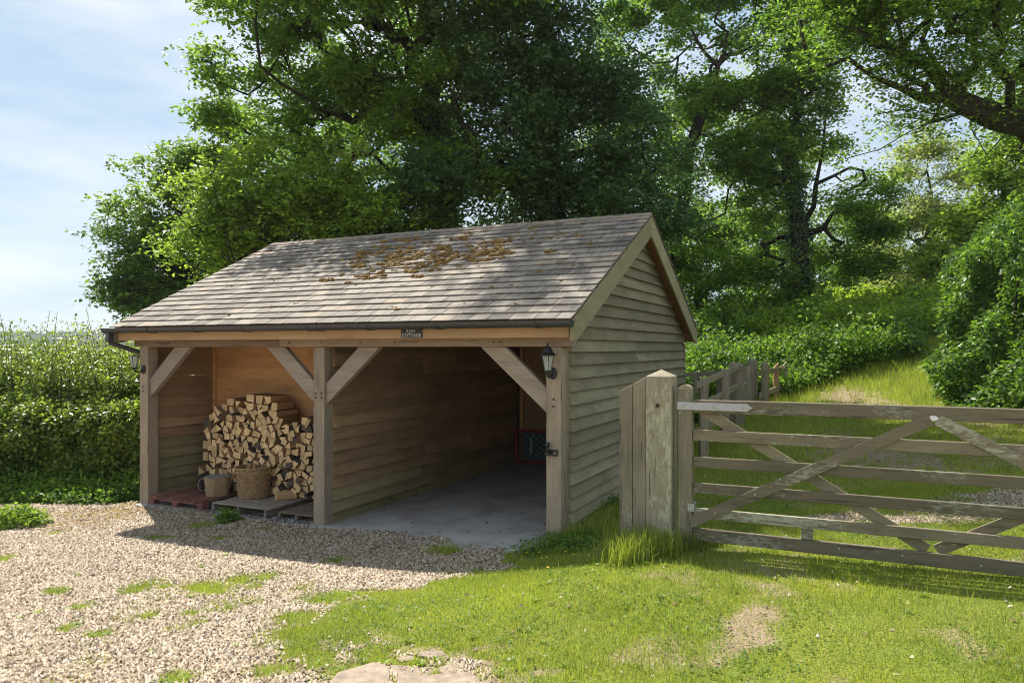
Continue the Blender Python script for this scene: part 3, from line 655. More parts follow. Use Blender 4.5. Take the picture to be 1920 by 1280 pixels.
# barge boards
for ub, nm in ((RR - .034, 1), (RL + .008, 0)):
    for back in (False, True):
        fz = lambda v: (2 * VR - v if back else v)
        dpt = .26
        v0 = VE + .05; q = []
        for uu in (ub, ub + .026):
            q += [(uu, fz(v0), roof_z(v0) - .03), (uu, fz(VR), ZR - .03), (uu, fz(VR), ZR - .03 - dpt), (uu, fz(v0 + .13), max(roof_z(v0) - .03 - dpt + .03, roof_z(v0 + .13) - .03 - dpt)), (uu, fz(v0), roof_z(v0) - .03 - .20)]
        m_ = MB(); m_.v = q; m_.f = [(0, 1, 2, 3, 4), (9, 8, 7, 6, 5)] + [(i, 5 + i, 5 + (i + 1) % 5, (i + 1) % 5) for i in range(5)]; m_.m = [0] * 7
        m_.build('barge_board', M['barge'], roof)
        # soffit boards under the verge
    a, b_ = (UW + .03, RR - .034) if nm else (RL + .034, UL - .005)
    for back in (False, True):
        q = [rp_(a, .1, -.085, back), rp_(b_, .1, -.085, back), rp_(b_, SL - .03, -.085, back), rp_(a, SL - .03, -.085, back), rp_(a, .1, -.055, back), rp_(b_, .1, -.055, back), rp_(b_, SL - .03, -.055, back), rp_(a, SL - .03, -.055, back)]
        MB().hexa(q).build('verge_soffit', M['soffit'], roof)
MB().box(-3.30, 3.29, -.215, -.19, 2.228, 2.375).build('fascia_board', M['fascia'], roof, bevel=.003)
MB().box(-3.30, 3.30, -.188, .0, 2.303, 2.318).build('eave_soffit', M['soffit'], roof)
MB().box(-3.30, 3.29, 5.77, 5.795, 2.228, 2.375).build('fascia_board', M['fascia'], roof)
for uu in np.linspace(-3.0, 3.0, 13): 
    for back in (False, True):
        q = [rp_(uu, .12, -.16, back), rp_(uu + .045, .12, -.16, back), rp_(uu + .045, SL - .02, -.16, back), rp_(uu, SL - .02, -.16, back), rp_(uu, .12, -.052, back), rp_(uu + .045, .12, -.052, back), rp_(uu + .045, SL - .02, -.052, back), rp_(uu, SL - .02, -.052, back)]
        MB().hexa(q).build('rafter', M['fascia'], roof)
# moss cushions, thickest in a band below the ridge
mv, mf = [], []
ico = bmesh.new(); bmesh.ops.create_icosphere(ico, subdivisions=2, radius=1); iv = np.array([v.co[:] for v in ico.verts]); ifc = np.array([[v.index for v in f.verts] for f in ico.faces]); ico.free()
spots = [(rng.normal(.45, .8), rng.normal(2.22, .36), rng.uniform(.016, .062)) for _ in range(150)] + [(rng.normal(.2, .5), rng.normal(1.75, .25), rng.uniform(.02, .05)) for _ in range(34)] + [(rng.uniform(-3, 3), rng.uniform(.3, 2.9), rng.uniform(.008, .022)) for _ in range(90)] + [(rng.normal(1.6, .7), rng.normal(2.7, .3), rng.uniform(.012, .03)) for _ in range(50)]
for (u, s, r_) in spots:
    if not (RL + .1 < u < RR - .1 and .1 < s < SL - .1): continue
    for _ in range(rng.integers(1, 4)):
        uu = u + rng.normal(0, r_ * 1.1); ss = s + rng.normal(0, r_ * .5); q = iv * (1 + .22 * np.sin(iv @ rng.normal(0, 3.5, 3) + rng.uniform(0, 6))[:, None]) * r_ * rng.uniform(.5, 1, 3) * np.array([1.5, 1.0, .95])
        P = np.array([rp_(uu + a, ss + b_, .012 + c_) for a, b_, c_ in q]); mf.append(ifc + len(mv) * len(iv)); mv.append(P)
tag(link('moss', np_mesh('moss', np.concatenate(mv), np.concatenate(mf), True), M['moss'], roof), kind='stuff')
# gutter and downpipe
gut = empty('gutter'); gut.parent = shed; gut['label'] = 'black half-round plastic gutter and downpipe'
gr_ = .066; gc_ = (VE - .018, 2.392); th = np.linspace(math.pi, 2 * math.pi, 11)
prof = [(gc_[0] + gr_ * math.cos(t), gc_[1] + gr_ * math.sin(t)) for t in th] + [(gc_[0] + (gr_ - .005) * math.cos(t), gc_[1] + (gr_ - .005) * math.sin(t)) for t in th[::-1]]
MB().prism(prof[::-1], lambda p, q, t: (t, p, q), -3.42, 3.335).build('channel', M['gutter'], gut)
for uu in (-3.425, 3.345):
    MB().prism([(gc_[0] + (gr_ + .004) * math.cos(t), gc_[1] + (gr_ + .004) * math.sin(t)) for t in th][::-1], lambda p, q, t: (t, p, q), uu - .012, uu + .012).build('end_cap', M['gutter'], gut)
for uu in (-2.55, -1.72, -.88, .12, .26, .95, 1.84, 2.98):
    g2 = [(gc_[0] + (gr_ + .006) * math.cos(t), gc_[1] + (gr_ + .006) * math.sin(t)) for t in th] + [(gc_[0] + (gr_ + .0008) * math.cos(t), gc_[1] + (gr_ + .0008) * math.sin(t)) for t in th[::-1]]
    m_ = MB().prism(g2[::-1], lambda p, q, t: (t, p, q), uu - .018, uu + .018); m_.box(uu - .018, uu + .03, gc_[0] + .02, -.216, 2.320, 2.345); m_.build('bracket', M['gutter'], gut)
MB().box(-3.38, -3.31, gc_[0] - .042, gc_[0] + .042, 2.20, 2.336).build('outlet', M['gutter'], gut, bevel=.01)
MB().tube([(-3.345, gc_[0], 2.22), (-3.34, gc_[0] + .015, 2.19), (-3.24, .05, 2.07), (-3.19, .10, 2.02), (-3.185, .105, 1.9), (-3.185, .105, -.06)], .032, 10).build('downpipe', M['gutter'], gut, smooth=True)
# concrete floors
slab = [(.0, -.02), (.6, -.14), (.98, -.26), (1.4, -.37), (1.83, -.47), (2.3, -.60), (2.83, -.64), (2.99, -.40), (3.10, -.05), (3.12, 5.5), (.0, 5.5)]
m_ = MB(); n = len(slab)
m_.v = [(u, v, float(slab_z(np.array(u)))) for u, v in slab] + [(u, v, float(slab_z(np.array(u))) - .12) for u, v in slab]
m_.f = [tuple(range(n)), tuple(reversed(range(n, 2 * n)))] + [(i, n + i, n + (i + 1) % n, (i + 1) % n) for i in range(n)]; m_.m = [0] * (n + 2)
o = m_.build('garage_floor', M['concrete'], None, loc=(SO[0], SO[1], 0), rot=(0, 0, -YAW)); tag(o, 'smooth grey concrete floor of the garage bay', kind='structure')
slab = [(-3.1, -.10), (-2.6, -.20), (-1.9, -.17), (-1.1, -.22), (-.4, -.15), (-.003, -.10), (-.003, 1.3), (-3.1, 1.3)]
o = MB().prism(slab, lambda p, q, t: (p, q, t), -.12, -.012).build('log_store_floor', M['concrete'], None, loc=(SO[0], SO[1], 0), rot=(0, 0, -YAW)); tag(o, 'rough concrete base under the log store', kind='structure')

def shed_thing(name, u, v, z, label, cat, group=None, rz=0):
    p = sw(u, v, z); return empty(name, p, -YAW + rz, label, cat, group)
# house sign
sg = shed_thing('house_sign', 1.468, -.216, 2.236, 'black name sign reading ROSE COTTAGE on the eaves board', 'sign')
MB().box(-.135, .135, -.012, -.001, 0, .10).build('plate', M['sign'], sg, bevel=.003)
def text(s, size, x, z, parent):
    cu = bpy.data.curves.new('lettering', 'FONT'); cu.body = s; cu.size = size; cu.align_x = 'CENTER'; cu.extrude = .0012; cu.resolution_u = 3; cu.space_character = 1.05
    tmp = bpy.data.objects.new('tmp', cu); col.objects.link(tmp); dg = bpy.context.evaluated_depsgraph_get(); me = bpy.data.meshes.new_from_object(tmp.evaluated_get(dg)); bpy.data.objects.remove(tmp)
    return link('lettering', me, M['letter'], parent, (x, -.0135, z), (R(90), 0, 0))
text('ROSE', .047, -.005, .055, sg); text('COTTAGE', .052, 0, .010, sg)
# lanterns
def lantern(u, zc, label, cap=True):
    r_ = shed_thing('wall_lantern', u, 0, zc, label, 'lantern', 'lanterns on the front posts')
    MB().lathe([(.045, 0), (.045, .012), (.034, .022), (.0, .024)], 16).build('backplate', M['iron'], r_, True, rot=(R(90), 0, 0), loc=(0, -.001, 0)).scale = (1, 1.35, 1)
    MB().tube([(0, -.02, -.01), (0, -.06, -.035), (0, -.11, -.035), (0, -.14, -.015), (0, -.145, .02)], .011, 8).build('arm', M['iron'], r_, True)
    c = (0, -.145, 0)
    MB().lathe([(.012, .0), (.036, .018), (.04, .03), (.036, .034)], 6, c).build('base', M['iron'], r_)
    MB().lathe([(.036, .034), (.066, .185), (.064, .185), (.034, .036)], 6, c).build('pane', M['glass'], r_)
    for j in range(6):
        t = 2 * math.pi * j / 6
        MB().tube([(c[0] + .037 * math.cos(t), c[1] + .037 * math.sin(t), .034), (c[0] + .067 * math.cos(t), c[1] + .067 * math.sin(t), .187)], .004, 5).build('glazing_bar', M['iron'], r_)
    if cap:
        MB().lathe([(.095, .182), (.097, .19), (.066, .215), (.036, .262), (.012, .278), (.008, .29), (.013, .297), (.004, .312)], 6, c).build('cap', M['iron'], r_)
        MB().lathe([(.014, .04), (.014, .12), (.01, .13)], 8, c).build('lamp_holder', M['letter'], r_)
    else:
        MB().lathe([(.072, .183), (.074, .192), (.060, .192), (.060, .183)], 6, c).build('rim', M['iron'], r_)
    return r_
lantern(PU[2] - .005, 1.865, 'black lantern with pointed cap on the right-hand post')
lantern(PU[0] + .0, 1.83, 'black lantern missing its cap on the left-hand post', False)
# tow ball
tb = shed_thing('tow_ball', PU[2] - .02, 0, 1.055, 'black tow ball on a bolted plate on the right-hand post', 'tow ball')
MB().box(-.062, .068, -.024, -.001, -.03, .034).build('plate', M['iron'], tb, bevel=.004)
MB().lathe([(.018, 0), (.018, .05), (.014, .058), (.020, .068), (.0265, .082), (.0265, .094), (.019, .108), (.006, .113)], 14, (-.028, -.045, .0)).build('ball', M['iron'], tb, True)
MB().box(-.052, -.004, -.07, -.02, -.012, .012).build('shank', M['iron'], tb)
for du in (-.045, .045): MB().tube([(du, -.03, 0), (du, -.02, 0)], .008, 6).build('bolt', M['bolt'], tb)

# ------------------------------------------------------------------ log store contents
def pallet(u, v, z, wu, wv, mat, label, deck='v', n=7, h=.12, rz=0, legs=True):
    r_ = shed_thing('pallet', u, v, z, label, 'pallet', 'pallets on the log store floor', rz)
    L_, W_ = (wu, wv) if deck == 'u' else (wv, wu)
    for i in range(n):
        a = W_ * i / n + .008 + rnd.uniform(-.004, .004); b_ = a + W_ / n * rnd.uniform(.74, .84); e = rnd.uniform(0, .02); dz = rnd.uniform(-.002, .002)
        (MB().box(e, L_ - rnd.uniform(0, .03), a, b_, h - .019 + dz, h + dz) if deck == 'u' else MB().box(a, b_, e, L_ - rnd.uniform(0, .03), h - .019 + dz, h + dz)).build('slat', mat, r_, bevel=.002)
    if legs:
        for f in (.0, .44, .9):
            if deck == 'u': MB().box(L_ * f + .003, L_ * f + (.036 if mat is not M['pallet_red'] else .1), .005, W_ - .01, 0.001, h - .022).build('bearer', mat, r_, bevel=.003)
            else:
                for g_ in (.0, .45, .9): MB().box(W_ * f + .002, W_ * f + .098, L_ * g_ + .004, L_ * g_ + .098, .0195, h - .04).build('block', mat, r_, bevel=.003)
        if deck == 'v':
            for g_ in (.0, .45, .9):
                MB().box(.0, W_ - .002, L_ * g_ + .002, L_ * g_ + .1, h - .0385, h - .0225).build('bearer', mat, r_); MB().box(0, W_ - .002, L_ * g_ + .002, L_ * g_ + .1, 0, .018).build('bearer', M['pallet_grey'], r_)
    return r_
pallet(-2.90, -.05, -.010, 1.02, 1.22, M['pallet_red'], 'red-brown pallet at the left of the log store, under the stump', 'v', 8)
pallet(-1.80, .02, -.010, 1.0, 1.16, M['pallet_grey'], 'grey weathered pallet under the wicker basket', 'u', 8)
pallet(-.74, .10, -.010, .62, 1.05, M['pallet_dark'], 'dark broken pallet beside the middle post', 'u', 8, h=.085)
# the log pile: packed cells, each cell one log
def clip(poly, n, d):
    o_ = []
    for i in range(len(poly)):
        a, b_ = poly[i], poly[(i + 1) % len(poly)]; da, db = a @ n - d, b_ @ n - d
        if da <= 0: o_.append(a)
        if da * db < 0: o_.append(a + (b_ - a) * (da / (da - db)))
    return o_
def area(p): x = np.array(p); return .5 * abs(np.dot(x[:, 0], np.roll(x[:, 1], -1)) - np.dot(x[:, 1], np.roll(x[:, 0], -1)))
prof_u = [-2.72, -2.56, -2.18, -1.69, -1.5, -1.33, -1.15, -.84, -.5, -.1]
prof_z = [1.10, 1.25, 1.34, 1.46, 1.43, 1.18, 1.04, 1.14, 1.22, 1.3]
lr = np.random.default_rng(8); pts = []
zrow = .175; row = 0
while zrow < 1.5:
    uu = -2.66 + (.055 if row % 2 else 0) + lr.uniform(-.05, .05)
    while uu < -.48:
        if zrow < np.interp(uu, prof_u, prof_z) - .02 + (float(vnoise(np.array(uu * 7), np.array(2.5))) - .5) * .07: pts.append((uu + lr.normal(0, .024), zrow + lr.normal(0, .023)))
        uu += .096 * lr.uniform(.78, 1.22)
    zrow += .087; row += 1
pts = np.array(pts); nlog = 0
for i, p in enumerate(pts):
    poly = [p + np.array(q) for q in ((-.068, -.064), (.068, -.064), (.068, .064), (-.068, .064))]
    d = np.linalg.norm(pts - p, axis=1)
    for j in np.where((d < .26) & (d > 0))[0]:
        nn = (pts[j] - p) / d[j]; poly = clip(poly, nn, (p + pts[j]) / 2 @ nn)
    poly = clip(poly, np.array([0, -1.]), -.118)
    poly = clip(poly, np.array([-1., 0]), 2.80); poly = clip(poly, np.array([1., 0]), -.085)
    if len(poly) < 3: continue
    want = lr.choice([3, 4, 4, 4, 5])
    while len(poly) > want:
        loss = [area([poly[k - 1], poly[k], poly[(k + 1) % len(poly)]]) for k in range(len(poly))]; poly.pop(int(np.argmin(loss)))
    if area(poly) < .0014: continue
    q = np.array(poly); c = q.mean(0); q = c + (q - c) * .955
    x = q - c
    if np.dot(x[:, 0], np.roll(x[:, 1], -1)) - np.dot(x[:, 1], np.roll(x[:, 0], -1)) < 0: x = x[::-1]
    front = .70 + lr.normal(0, .030) + (.06 if c[1] > 1.2 else 0); ln = min(lr.uniform(.30, .42), 1.28 - front)
    tl = lr.normal(0, .03, 2)
    m_ = MB(); n = len(x)
    m_.v = [(a, 0 + a * tl[0] + b_ * tl[1], b_) for a, b_ in x] + [(a, ln, b_) for a, b_ in x]
    dark = lr.random() < .10
    m_.f = [tuple(range(n)), tuple(reversed(range(n, 2 * n)))] + [((k + 1) % n, k, n + k, n + (k + 1) % n) for k in range(n)]
    bk = int(lr.integers(0, n)); m_.m = [2 if dark else 0, 0] + [2 if k == bk else 1 for k in range(n)]
    wpos = sw(c[0], front, c[1])
    o = m_.build('split_log', [M['log_end'], M['log_side'], M['bark']], None, loc=tuple(wpos), rot=(0, 0, -YAW))
    sz_ = area(poly); size_ = 'small' if sz_ < .0042 else 'large' if sz_ > .0062 else 'medium'; shp = {3: 'three-cornered', 4: 'four-cornered', 5: 'five-cornered'}.get(n, 'many-cornered')
    tz_ = c[1] / np.interp(c[0], prof_u, prof_z); zone = 'near the top' if tz_ > .8 else 'at the bottom' if tz_ < .25 else 'in the lower half' if tz_ < .5 else 'in the upper half'
    side_ = 'left end' if c[0] < -2.4 else 'left side' if c[0] < -2.0 else 'middle' if c[0] < -1.4 else 'right side' if c[0] < -.9 else 'right end'
    tag(o, f'{"dark bark-faced" if dark else "pale"} {size_} {shp} split log {zone} of the woodpile, {side_}', 'log', 'dark logs among the woodpile' if dark else 'split logs in the woodpile'); nlog += 1
print('logs', nlog)
def loose_log(loc, rot, ln, poly, label):
    m_ = MB(); n = len(poly)
    m_.v = [(a, -ln / 2, b_) for a, b_ in poly] + [(a, ln / 2, b_) for a, b_ in poly]
    m_.f = [tuple(range(n)), tuple(reversed(range(n, 2 * n)))] + [((k + 1) % n, k, n + k, n + (k + 1) % n) for k in range(n)]; m_.m = [0, 0] + [2 if k == 0 else 1 for k in range(n)]
    return tag(m_.build('split_log', [M['log_end'], M['log_side'], M['log_side']], None, loc=loc, rot=rot, bevel=.003), label, 'log')
wedge = [(-.07, 0), (.065, 0), (.055, .06), (.0, .105), (-.05, .07)]
def on(x, y, z): Yd = (CZ - z) * F / (y - HY); return (px(x, y, Yd)[0], Yd, z)
q = on(536, 934, .112); loose_log(q, (0, 0, R(-62)), .27, wedge, 'single split log lying in front of the woodpile')
q = on(520, 918, .112); loose_log((q[0], q[1], .112), (0, 0, R(70)), .25, [(-.05, 0), (.06, 0), (.04, .05), (-.04, .06)], 'small split log lying behind the wicker basket')
# basket
q = on(476, 930, .114); bk = empty('log_basket', q, 0, 'round wicker log basket with two side handles', 'basket')
NS = 28; m_ = MB()
for j in range(NS):
    t = 2 * math.pi * j / NS; m_.tube([((.195 + .03 * f) * math.cos(t), (.195 + .03 * f) * math.sin(t), .40 * f) for f in (0, .5, 1)], .006, 5)
m_.build('stakes', M['wicker'], bk)
m_ = MB()
for i in range(30):
    zz = .008 + i * .0128; r0 = .195 + .03 * zz / .4
    pts_ = [((r0 + .0075 * math.cos(math.pi * j + math.pi * i)) * math.cos(2 * math.pi * j / NS), (r0 + .0075 * math.cos(math.pi * j + math.pi * i)) * math.sin(2 * math.pi * j / NS), zz + rnd.uniform(-.0012, .0012)) for j in range(NS + 1)]
    m_.tube(pts_, .0074, 5, cap=False)
tag(m_.build('weave', M['wicker'], bk, True), kind='stuff')
for k in range(3):
    rr = .229 + .004 * (k == 1); m_ = MB()
    m_.tube([((rr + .006 * math.sin(9 * 2 * math.pi * j / 72 + k * 2.1)) * math.cos(2 * math.pi * j / 72), (rr + .006 * math.sin(9 * 2 * math.pi * j / 72 + k * 2.1)) * math.sin(2 * math.pi * j / 72), .398 + .008 * math.cos(9 * 2 * math.pi * j / 72 + k * 2.1)) for j in range(73)], .008, 6, cap=False); m_.build('rim', M['wicker'], bk, True)
m_ = MB(); rr = .232; m_.tube([(rr * math.cos(2 * math.pi * j / 48), rr * math.sin(2 * math.pi * j / 48), .345) for j in range(49)], .0075, 6, cap=False); m_.build('hoop', M['fascia'], bk, True)
for a0 in (R(8), R(188)):
    m_ = MB(); pts_ = []
    for f in np.linspace(0, math.pi, 11):
        t = a0 + .42 * math.cos(f); pts_.append(((.235 + .035 * math.sin(f)) * math.cos(t), (.235 + .035 * math.sin(f)) * math.sin(t), .40 - .14 * math.sin(f) ** .8 + .005))
    m_.tube(pts_, .011, 7); m_.build('handle', M['wicker'], bk, True)
for k, (dx, dy, ry, rx) in enumerate(((-.075, -.03, .1, .35), (.0, .0, -.12, .5), (.09, .03, .5, .7))):
    loose_log((q[0] + dx, q[1] + dy, .112 + .30), (R(90) - rx, ry, .2 * k), .30, [(-.04, -.03), (.04, -.03), (.03, .035), (-.03, .03)], ['upright split log at the left of the basket', 'split log standing in the middle of the basket', 'split log leaning over the right side of the basket'][k])
# chopping block
q = on(407, 927, .114); st = empty('chopping_block', q, 0, 'tree stump chopping block standing on the red pallet', 'stump')
wob = [1 + .05 * math.sin(3 * 2 * math.pi * j / 26 + 1) + rnd.uniform(-.025, .025) for j in range(26)]
MB().lathe([(.150, 0), (.152, .02), (.160, .10), (.170, .19), (.176, .248)], 26, wob=lambda j, i: wob[j]).build('side', M['stump_side'], st)
MB().lathe([(.1755, .2485), (.172, .256), (.0, .258)], 26, wob=lambda j, i: wob[j]).build('top', M['stump_top'], st)
q2 = sw(-2.42, .62, .125); sk = empty('dark_sack', (q2[0], q2[1], .112), -YAW, 'dark crumpled sack lying behind the chopping block', 'sack')
P = iv * np.array([.30, .12, .13]) * (1 + .15 * np.sin(iv @ np.array([5, 3, 4.])))[:, None]; P[:, 2] = np.maximum(P[:, 2] + .10, 0)
link('cloth', np_mesh('cloth', P, ifc, True), M['black_cloth'], sk)
q2 = on(380, 922, .114); rg = empty('rope_ring', (q2[0], q2[1], .114), .3, 'ring of old rope leaning at the left of the chopping block', 'rope')
for k in range(2):
    m_ = MB(); m_.tube([(.055 * math.cos(2 * math.pi * j / 20), .025 * k + .02 * math.sin(2 * math.pi * j / 20), .10 + .085 * math.sin(2 * math.pi * j / 20)) for j in range(21)], .014, 6, cap=False); m_.build('loop', M['rope'], rg, True)
m_ = MB(); m_.tube([(.02, .02, .17), (.06, .05, .215), (.10, .09, .20), (.14, .14, .16)], .012, 6); m_.build('tail', M['rope'], rg, True)
# red table folded at the back of the garage
tb = shed_thing('folding_table', .13, 5.28, .012, 'red-framed folded table with a white-dotted dark top', 'table')
for (a, b_) in (((0, 0, .04), (1.1, 0, .04)), ((0, 0, .60), (1.1, 0, .60)), ((.02, 0, .04), (.02, 0, .6)), ((1.08, 0, .04), (1.08, 0, .6))):
    MB().bar(a, b_, .05, .045, (0, 1, 0)).build('frame', M['red'], tb, bevel=.005)
MB().box(.05, 1.05, .01, .03, .068, .572).build('backing', M['brown_board'], tb)
pn = MB().box(.17, .98, -.018, .008, .07, .57).build('panel', M['teal'], tb)
m_ = MB()
for i in range(11):
    for j in range(5):
        uu = .215 + i * .07; zz = .11 + j * .10 + (.05 if i % 2 else 0)
        if zz < .56: m_.tube([(uu, -.022, zz), (uu, -.0185, zz)], .0085, 6)
tag(m_.build('dots', M['white_tag'], pn), kind='stuff')
MB().box(.30, .335, -.03, -.019, .18, .48).build('bar', M['steel'], tb)
# ------------------------------------------------------------------ debris and weeds near the log store come later

# ------------------------------------------------------------------ field gate
G0 = np.array([1.52, 6.30])
def gt(s, v=0, z=0): return np.array([G0[0] + cU * s + sU * v, G0[1] - sU * s + cU * v, z])
gp = empty('gate_post', gt(-.245, .03, gz(*gt(-.245, .03)[:2])), -YAW, 'thick lichened gate post with pyramid cap and slant-topped timber', 'post'); zg = gp.location.z
m_ = MB(); w2 = .1125; zt = 1.878 - zg
m_.v = [(-w2, -w2, -.35), (w2, -w2, -.35), (w2, w2, -.35), (-w2, w2, -.35), (-w2, -w2, zt), (w2, -w2, zt), (w2, w2, zt), (-w2, w2, zt), (0, 0, zt + .06)]
m_.f = [(3, 2, 1, 0), (0, 1, 5, 4), (1, 2, 6, 5), (2, 3, 7, 6), (3, 0, 4, 7), (4, 5, 8), (5, 6, 8), (6, 7, 8), (7, 4, 8)]; m_.m = [0] * 9
pp = m_.build('post', M['gate_post'], gp, bevel=.007)
for k, (a, b_) in enumerate(((-.352, -.235), (-.232, -.115))):
    za = lambda x: zt - .005 - (-.115 - x) * .55
    m_ = MB().hexa([(a, -.10, -.35), (b_, -.10, -.35), (b_, .06, -.35), (a, .06, -.35), (a, -.10, za(a)), (b_, -.10, za(b_)), (b_, .06, za(b_)), (a, .06, za(a))]); m_.build('slanted_timber', M['gate_post'], gp, bevel=.006)
MB().tube([(-.005, -.122, zt - .25), (-.005, -.10, zt - .25)], .018, 10).build('bolt_head', M['peg'], pp)
gate = empty('field_gate', gt(0, 0, gz(*gt(0)[:2])), -YAW, 'lichened six-bar wooden field gate with crossed braces', 'gate'); zg = gate.location.z
GL = 3.62
rails = [(1.575, 1.682, .07), (1.333, 1.428, .03), (1.108, 1.197, .03), (.888, .975, .03), (.675, .760, .03), (.485, .590, .035)]
for i, (a, b_, d) in enumerate(rails):
    m_ = MB()
    # slightly bowed along the length
    sag = rnd.uniform(-.006, .006)
    xs_ = np.linspace(.035, GL - .05, 9)
    for x0, x1 in zip(xs_[:-1], xs_[1:]):
        q = []
        for zz in (a, b_):
            for (xx, yy) in ((x0, -d / 2), (x1, -d / 2), (x1, d / 2), (x0, d / 2)):
                q.append((xx, yy, zz - zg + sag * math.sin(math.pi * xx / GL)))
        m_.hexa(q)
    me_ = m_.mesh('rail'); bm = bmesh.new(); bm.from_mesh(me_); bmesh.ops.remove_doubles(bm, verts=bm.verts, dist=.0005)
    seen = {}
    for f in bm.faces: seen.setdefault(tuple(sorted(v.index for v in f.verts)), []).append(f)
    bmesh.ops.delete(bm, geom=[f for fs in seen.values() if len(fs) > 1 for f in fs], context='FACES_ONLY'); bm.to_mesh(me_); bm.free()
    o = link('rail', me_, M['gate'], gate); bv = o.modifiers.new('bevel', 'BEVEL'); bv.width = .004; bv.segments = 1; bv.limit_method = 'ANGLE'
MB().box(-.085, .033, -.04, .04, .45 - zg, 1.765 - zg).build('heel_stile', M['gate_post'], gate, bevel=.006)
MB().prism([(.059 * math.cos(t) - .026, .045 * math.sin(t) + 1.766) for t in np.linspace(0, math.pi, 9)], lambda p, q, t: (p, t, q - zg), -.04, .04).build('stile_top', M['gate_post'], gate)
MB().box(GL - .05, GL + .03, -.035, .035, .45 - zg, 1.72 - zg).build('head_stile', M['gate_post'], gate, bevel=.005)
mid = 1.82
def brace(a, b_, v): MB().bar((a[0], v, a[1] - zg), (b_[0], v, b_[1] - zg), .088, .024, (0, 1, 0)).build('brace', M['gate'], gate, bevel=.003)
MB  # front pair rises from the foot of the stile to the middle of the top rail and falls again
for a, b_, v in (((.02, .635), (mid - .01, 1.59), -.029), ((mid + .03, 1.59), (GL - .02, .66), -.029), ((.10, 1.60), (mid - .03, .60), .029), ((mid + .03, .60), (GL - .05, 1.58), .029)):
    d = Vector((b_[0] - a[0], 0, b_[1] - a[1])).normalized(); n_ = Vector((-d.z, 0, d.x)) * .044; p = [Vector((a[0], 0, a[1] - zg)), Vector((b_[0], 0, b_[1] - zg))]; q = []
    for yy in (v - .012, v + .012):
        for c_, s_ in ((p[0], -1), (p[1], -1), (p[1], 1), (p[0], 1)): q.append(tuple(c_ + n_ * s_ + Vector((0, yy, 0))))
    MB().hexa(q).build('brace', M['gate'], gate, bevel=.003)
MB().box(.90, .99, -.0255, .0255, .595 - zg, .672 - zg).build('spacer', M['gate'], gate)
m_ = MB(); a, b_ = 1.600, 1.662
m_.prism([(-.088, a - .002), (.49, a), (.53, (a + b_) / 2), (.49, b_), (-.088, b_ + .002)], lambda p, q, t: (p, t, q - zg), -.0365 - .012, -.0415 + .004)
hs = m_.build('hinge_strap', M['steel'], gate)
for xx in (-.04, .22, .45): MB().lathe([(.012, 0), (.011, .005), (.004, .008)], 8).build('bolt', M['bolt'], hs, True, loc=(xx, -.0485, (a + b_) / 2 - zg), rot=(R(90), 0, 0))
MB().box(.0, .055, -.047, .047, .735 - zg, .80 - zg).build('hinge_bracket', M['steel'], gate)
MB().lathe([(.034, 0), (.034, .004)], 16).build('tag_plate', M['white_tag'], gate, loc=(mid + .005, -.0355, 1.600 - zg), rot=(R(90), 0, 0)).scale = (1, .55, 1)
for xx, zz in ((.745, 1.06), (.55, .92), (.23, .74), (1.18, .545), (2.13, .53), (1.62, .545)): MB().lathe([(.009, 0), (.008, .004), (.003, .006)], 7).build('bolt', M['bolt'], gate, loc=(xx, -.042 if xx < 1 else -.018, zz - zg), rot=(R(90), 0, 0))
# ------------------------------------------------------------------ paddock fence with wicket gate beyond
def fpost(name, p, top, wd, parent, mat, cap=True):
    zb = gz(p[0], p[1]) - .2; m_ = MB(); h = wd / 2
    m_.v = [(p[0] + a * h, p[1] + b_ * h, zb) for a, b_ in ((-1, -1), (1, -1), (1, 1), (-1, 1))] + [(p[0] + a * h, p[1] + b_ * h, top) for a, b_ in ((-1, -1), (1, -1), (1, 1), (-1, 1))] + [(p[0], p[1], top + (.05 if cap else .008))]
    m_.f = [(3, 2, 1, 0), (0, 1, 5, 4), (1, 2, 6, 5), (2, 3, 7, 6), (3, 0, 4, 7), (4, 5, 8), (5, 6, 8), (6, 7, 8), (7, 4, 8)]; m_.m = [0] * 9
    return m_.build(name, mat, parent, bevel=.006)
fa = empty('paddock_fence', (0, 0, 0), 0, 'post and rail fence running back beside the shed', 'fence')
A = np.array([2.72, 10.6]); Dv = np.array([sU, cU]); fp = [A + Dv * t for t in (0.25, 2.1, 3.75)]
tops = [1.68, 1.76, 1.86]
for k, p in enumerate(fp): fpost('post', p, tops[k] if k < 2 else 1.80, .12 if k < 2 else .16, fa, M['fence'], k == 2)
for (h0, h1) in ((1.60, 1.74), (1.28, 1.38), (.92, 1.02)):
    MB().bar((*(A - Dv * .2), h0), (*fp[2], h1 + .03), .09, .035).build('rail', M['fence'], fa)
pg = np.array([px(1411, 700, 15.7)[0], 15.7])
wg = empty('wicket_gate', (0, 0, 0), 0, 'small weathered wicket gate between two capped posts', 'gate')
fpost('post', fp[2] + np.array([.0, .35]), 1.82, .15, wg, M['fence']); fpost('post', pg, 1.86, .17, wg, M['fence']); fpost('post', pg + np.array([.28, .05]), 1.80, .12, wg, M['fence'], False)
q0 = fp[2] + np.array([.10, .35]); zb = gz(*q0)
for f in (.15, .38, .62, .85):
    c_ = q0 + (pg - q0) * f; MB().box(c_[0] - .05, c_[0] + .05, c_[1] - .012, c_[1] + .012, zb + .06, 1.72 + .05 * f).build('pale', M['fence'], wg)
for zz in (zb + .3, zb + .85): MB().bar((*(q0 + np.array([0, .03])), zz), (*(pg + np.array([0, .03])), zz + .05), .08, .03).build('rail', M['fence'], wg)
pl = px(1392, 719, 14.4); MB().tube([(pl[0] - .06, pl[1], pl[2]), (pl[0] + .06, pl[1], pl[2])], .03, 8).build('latch', M['steel'], wg)
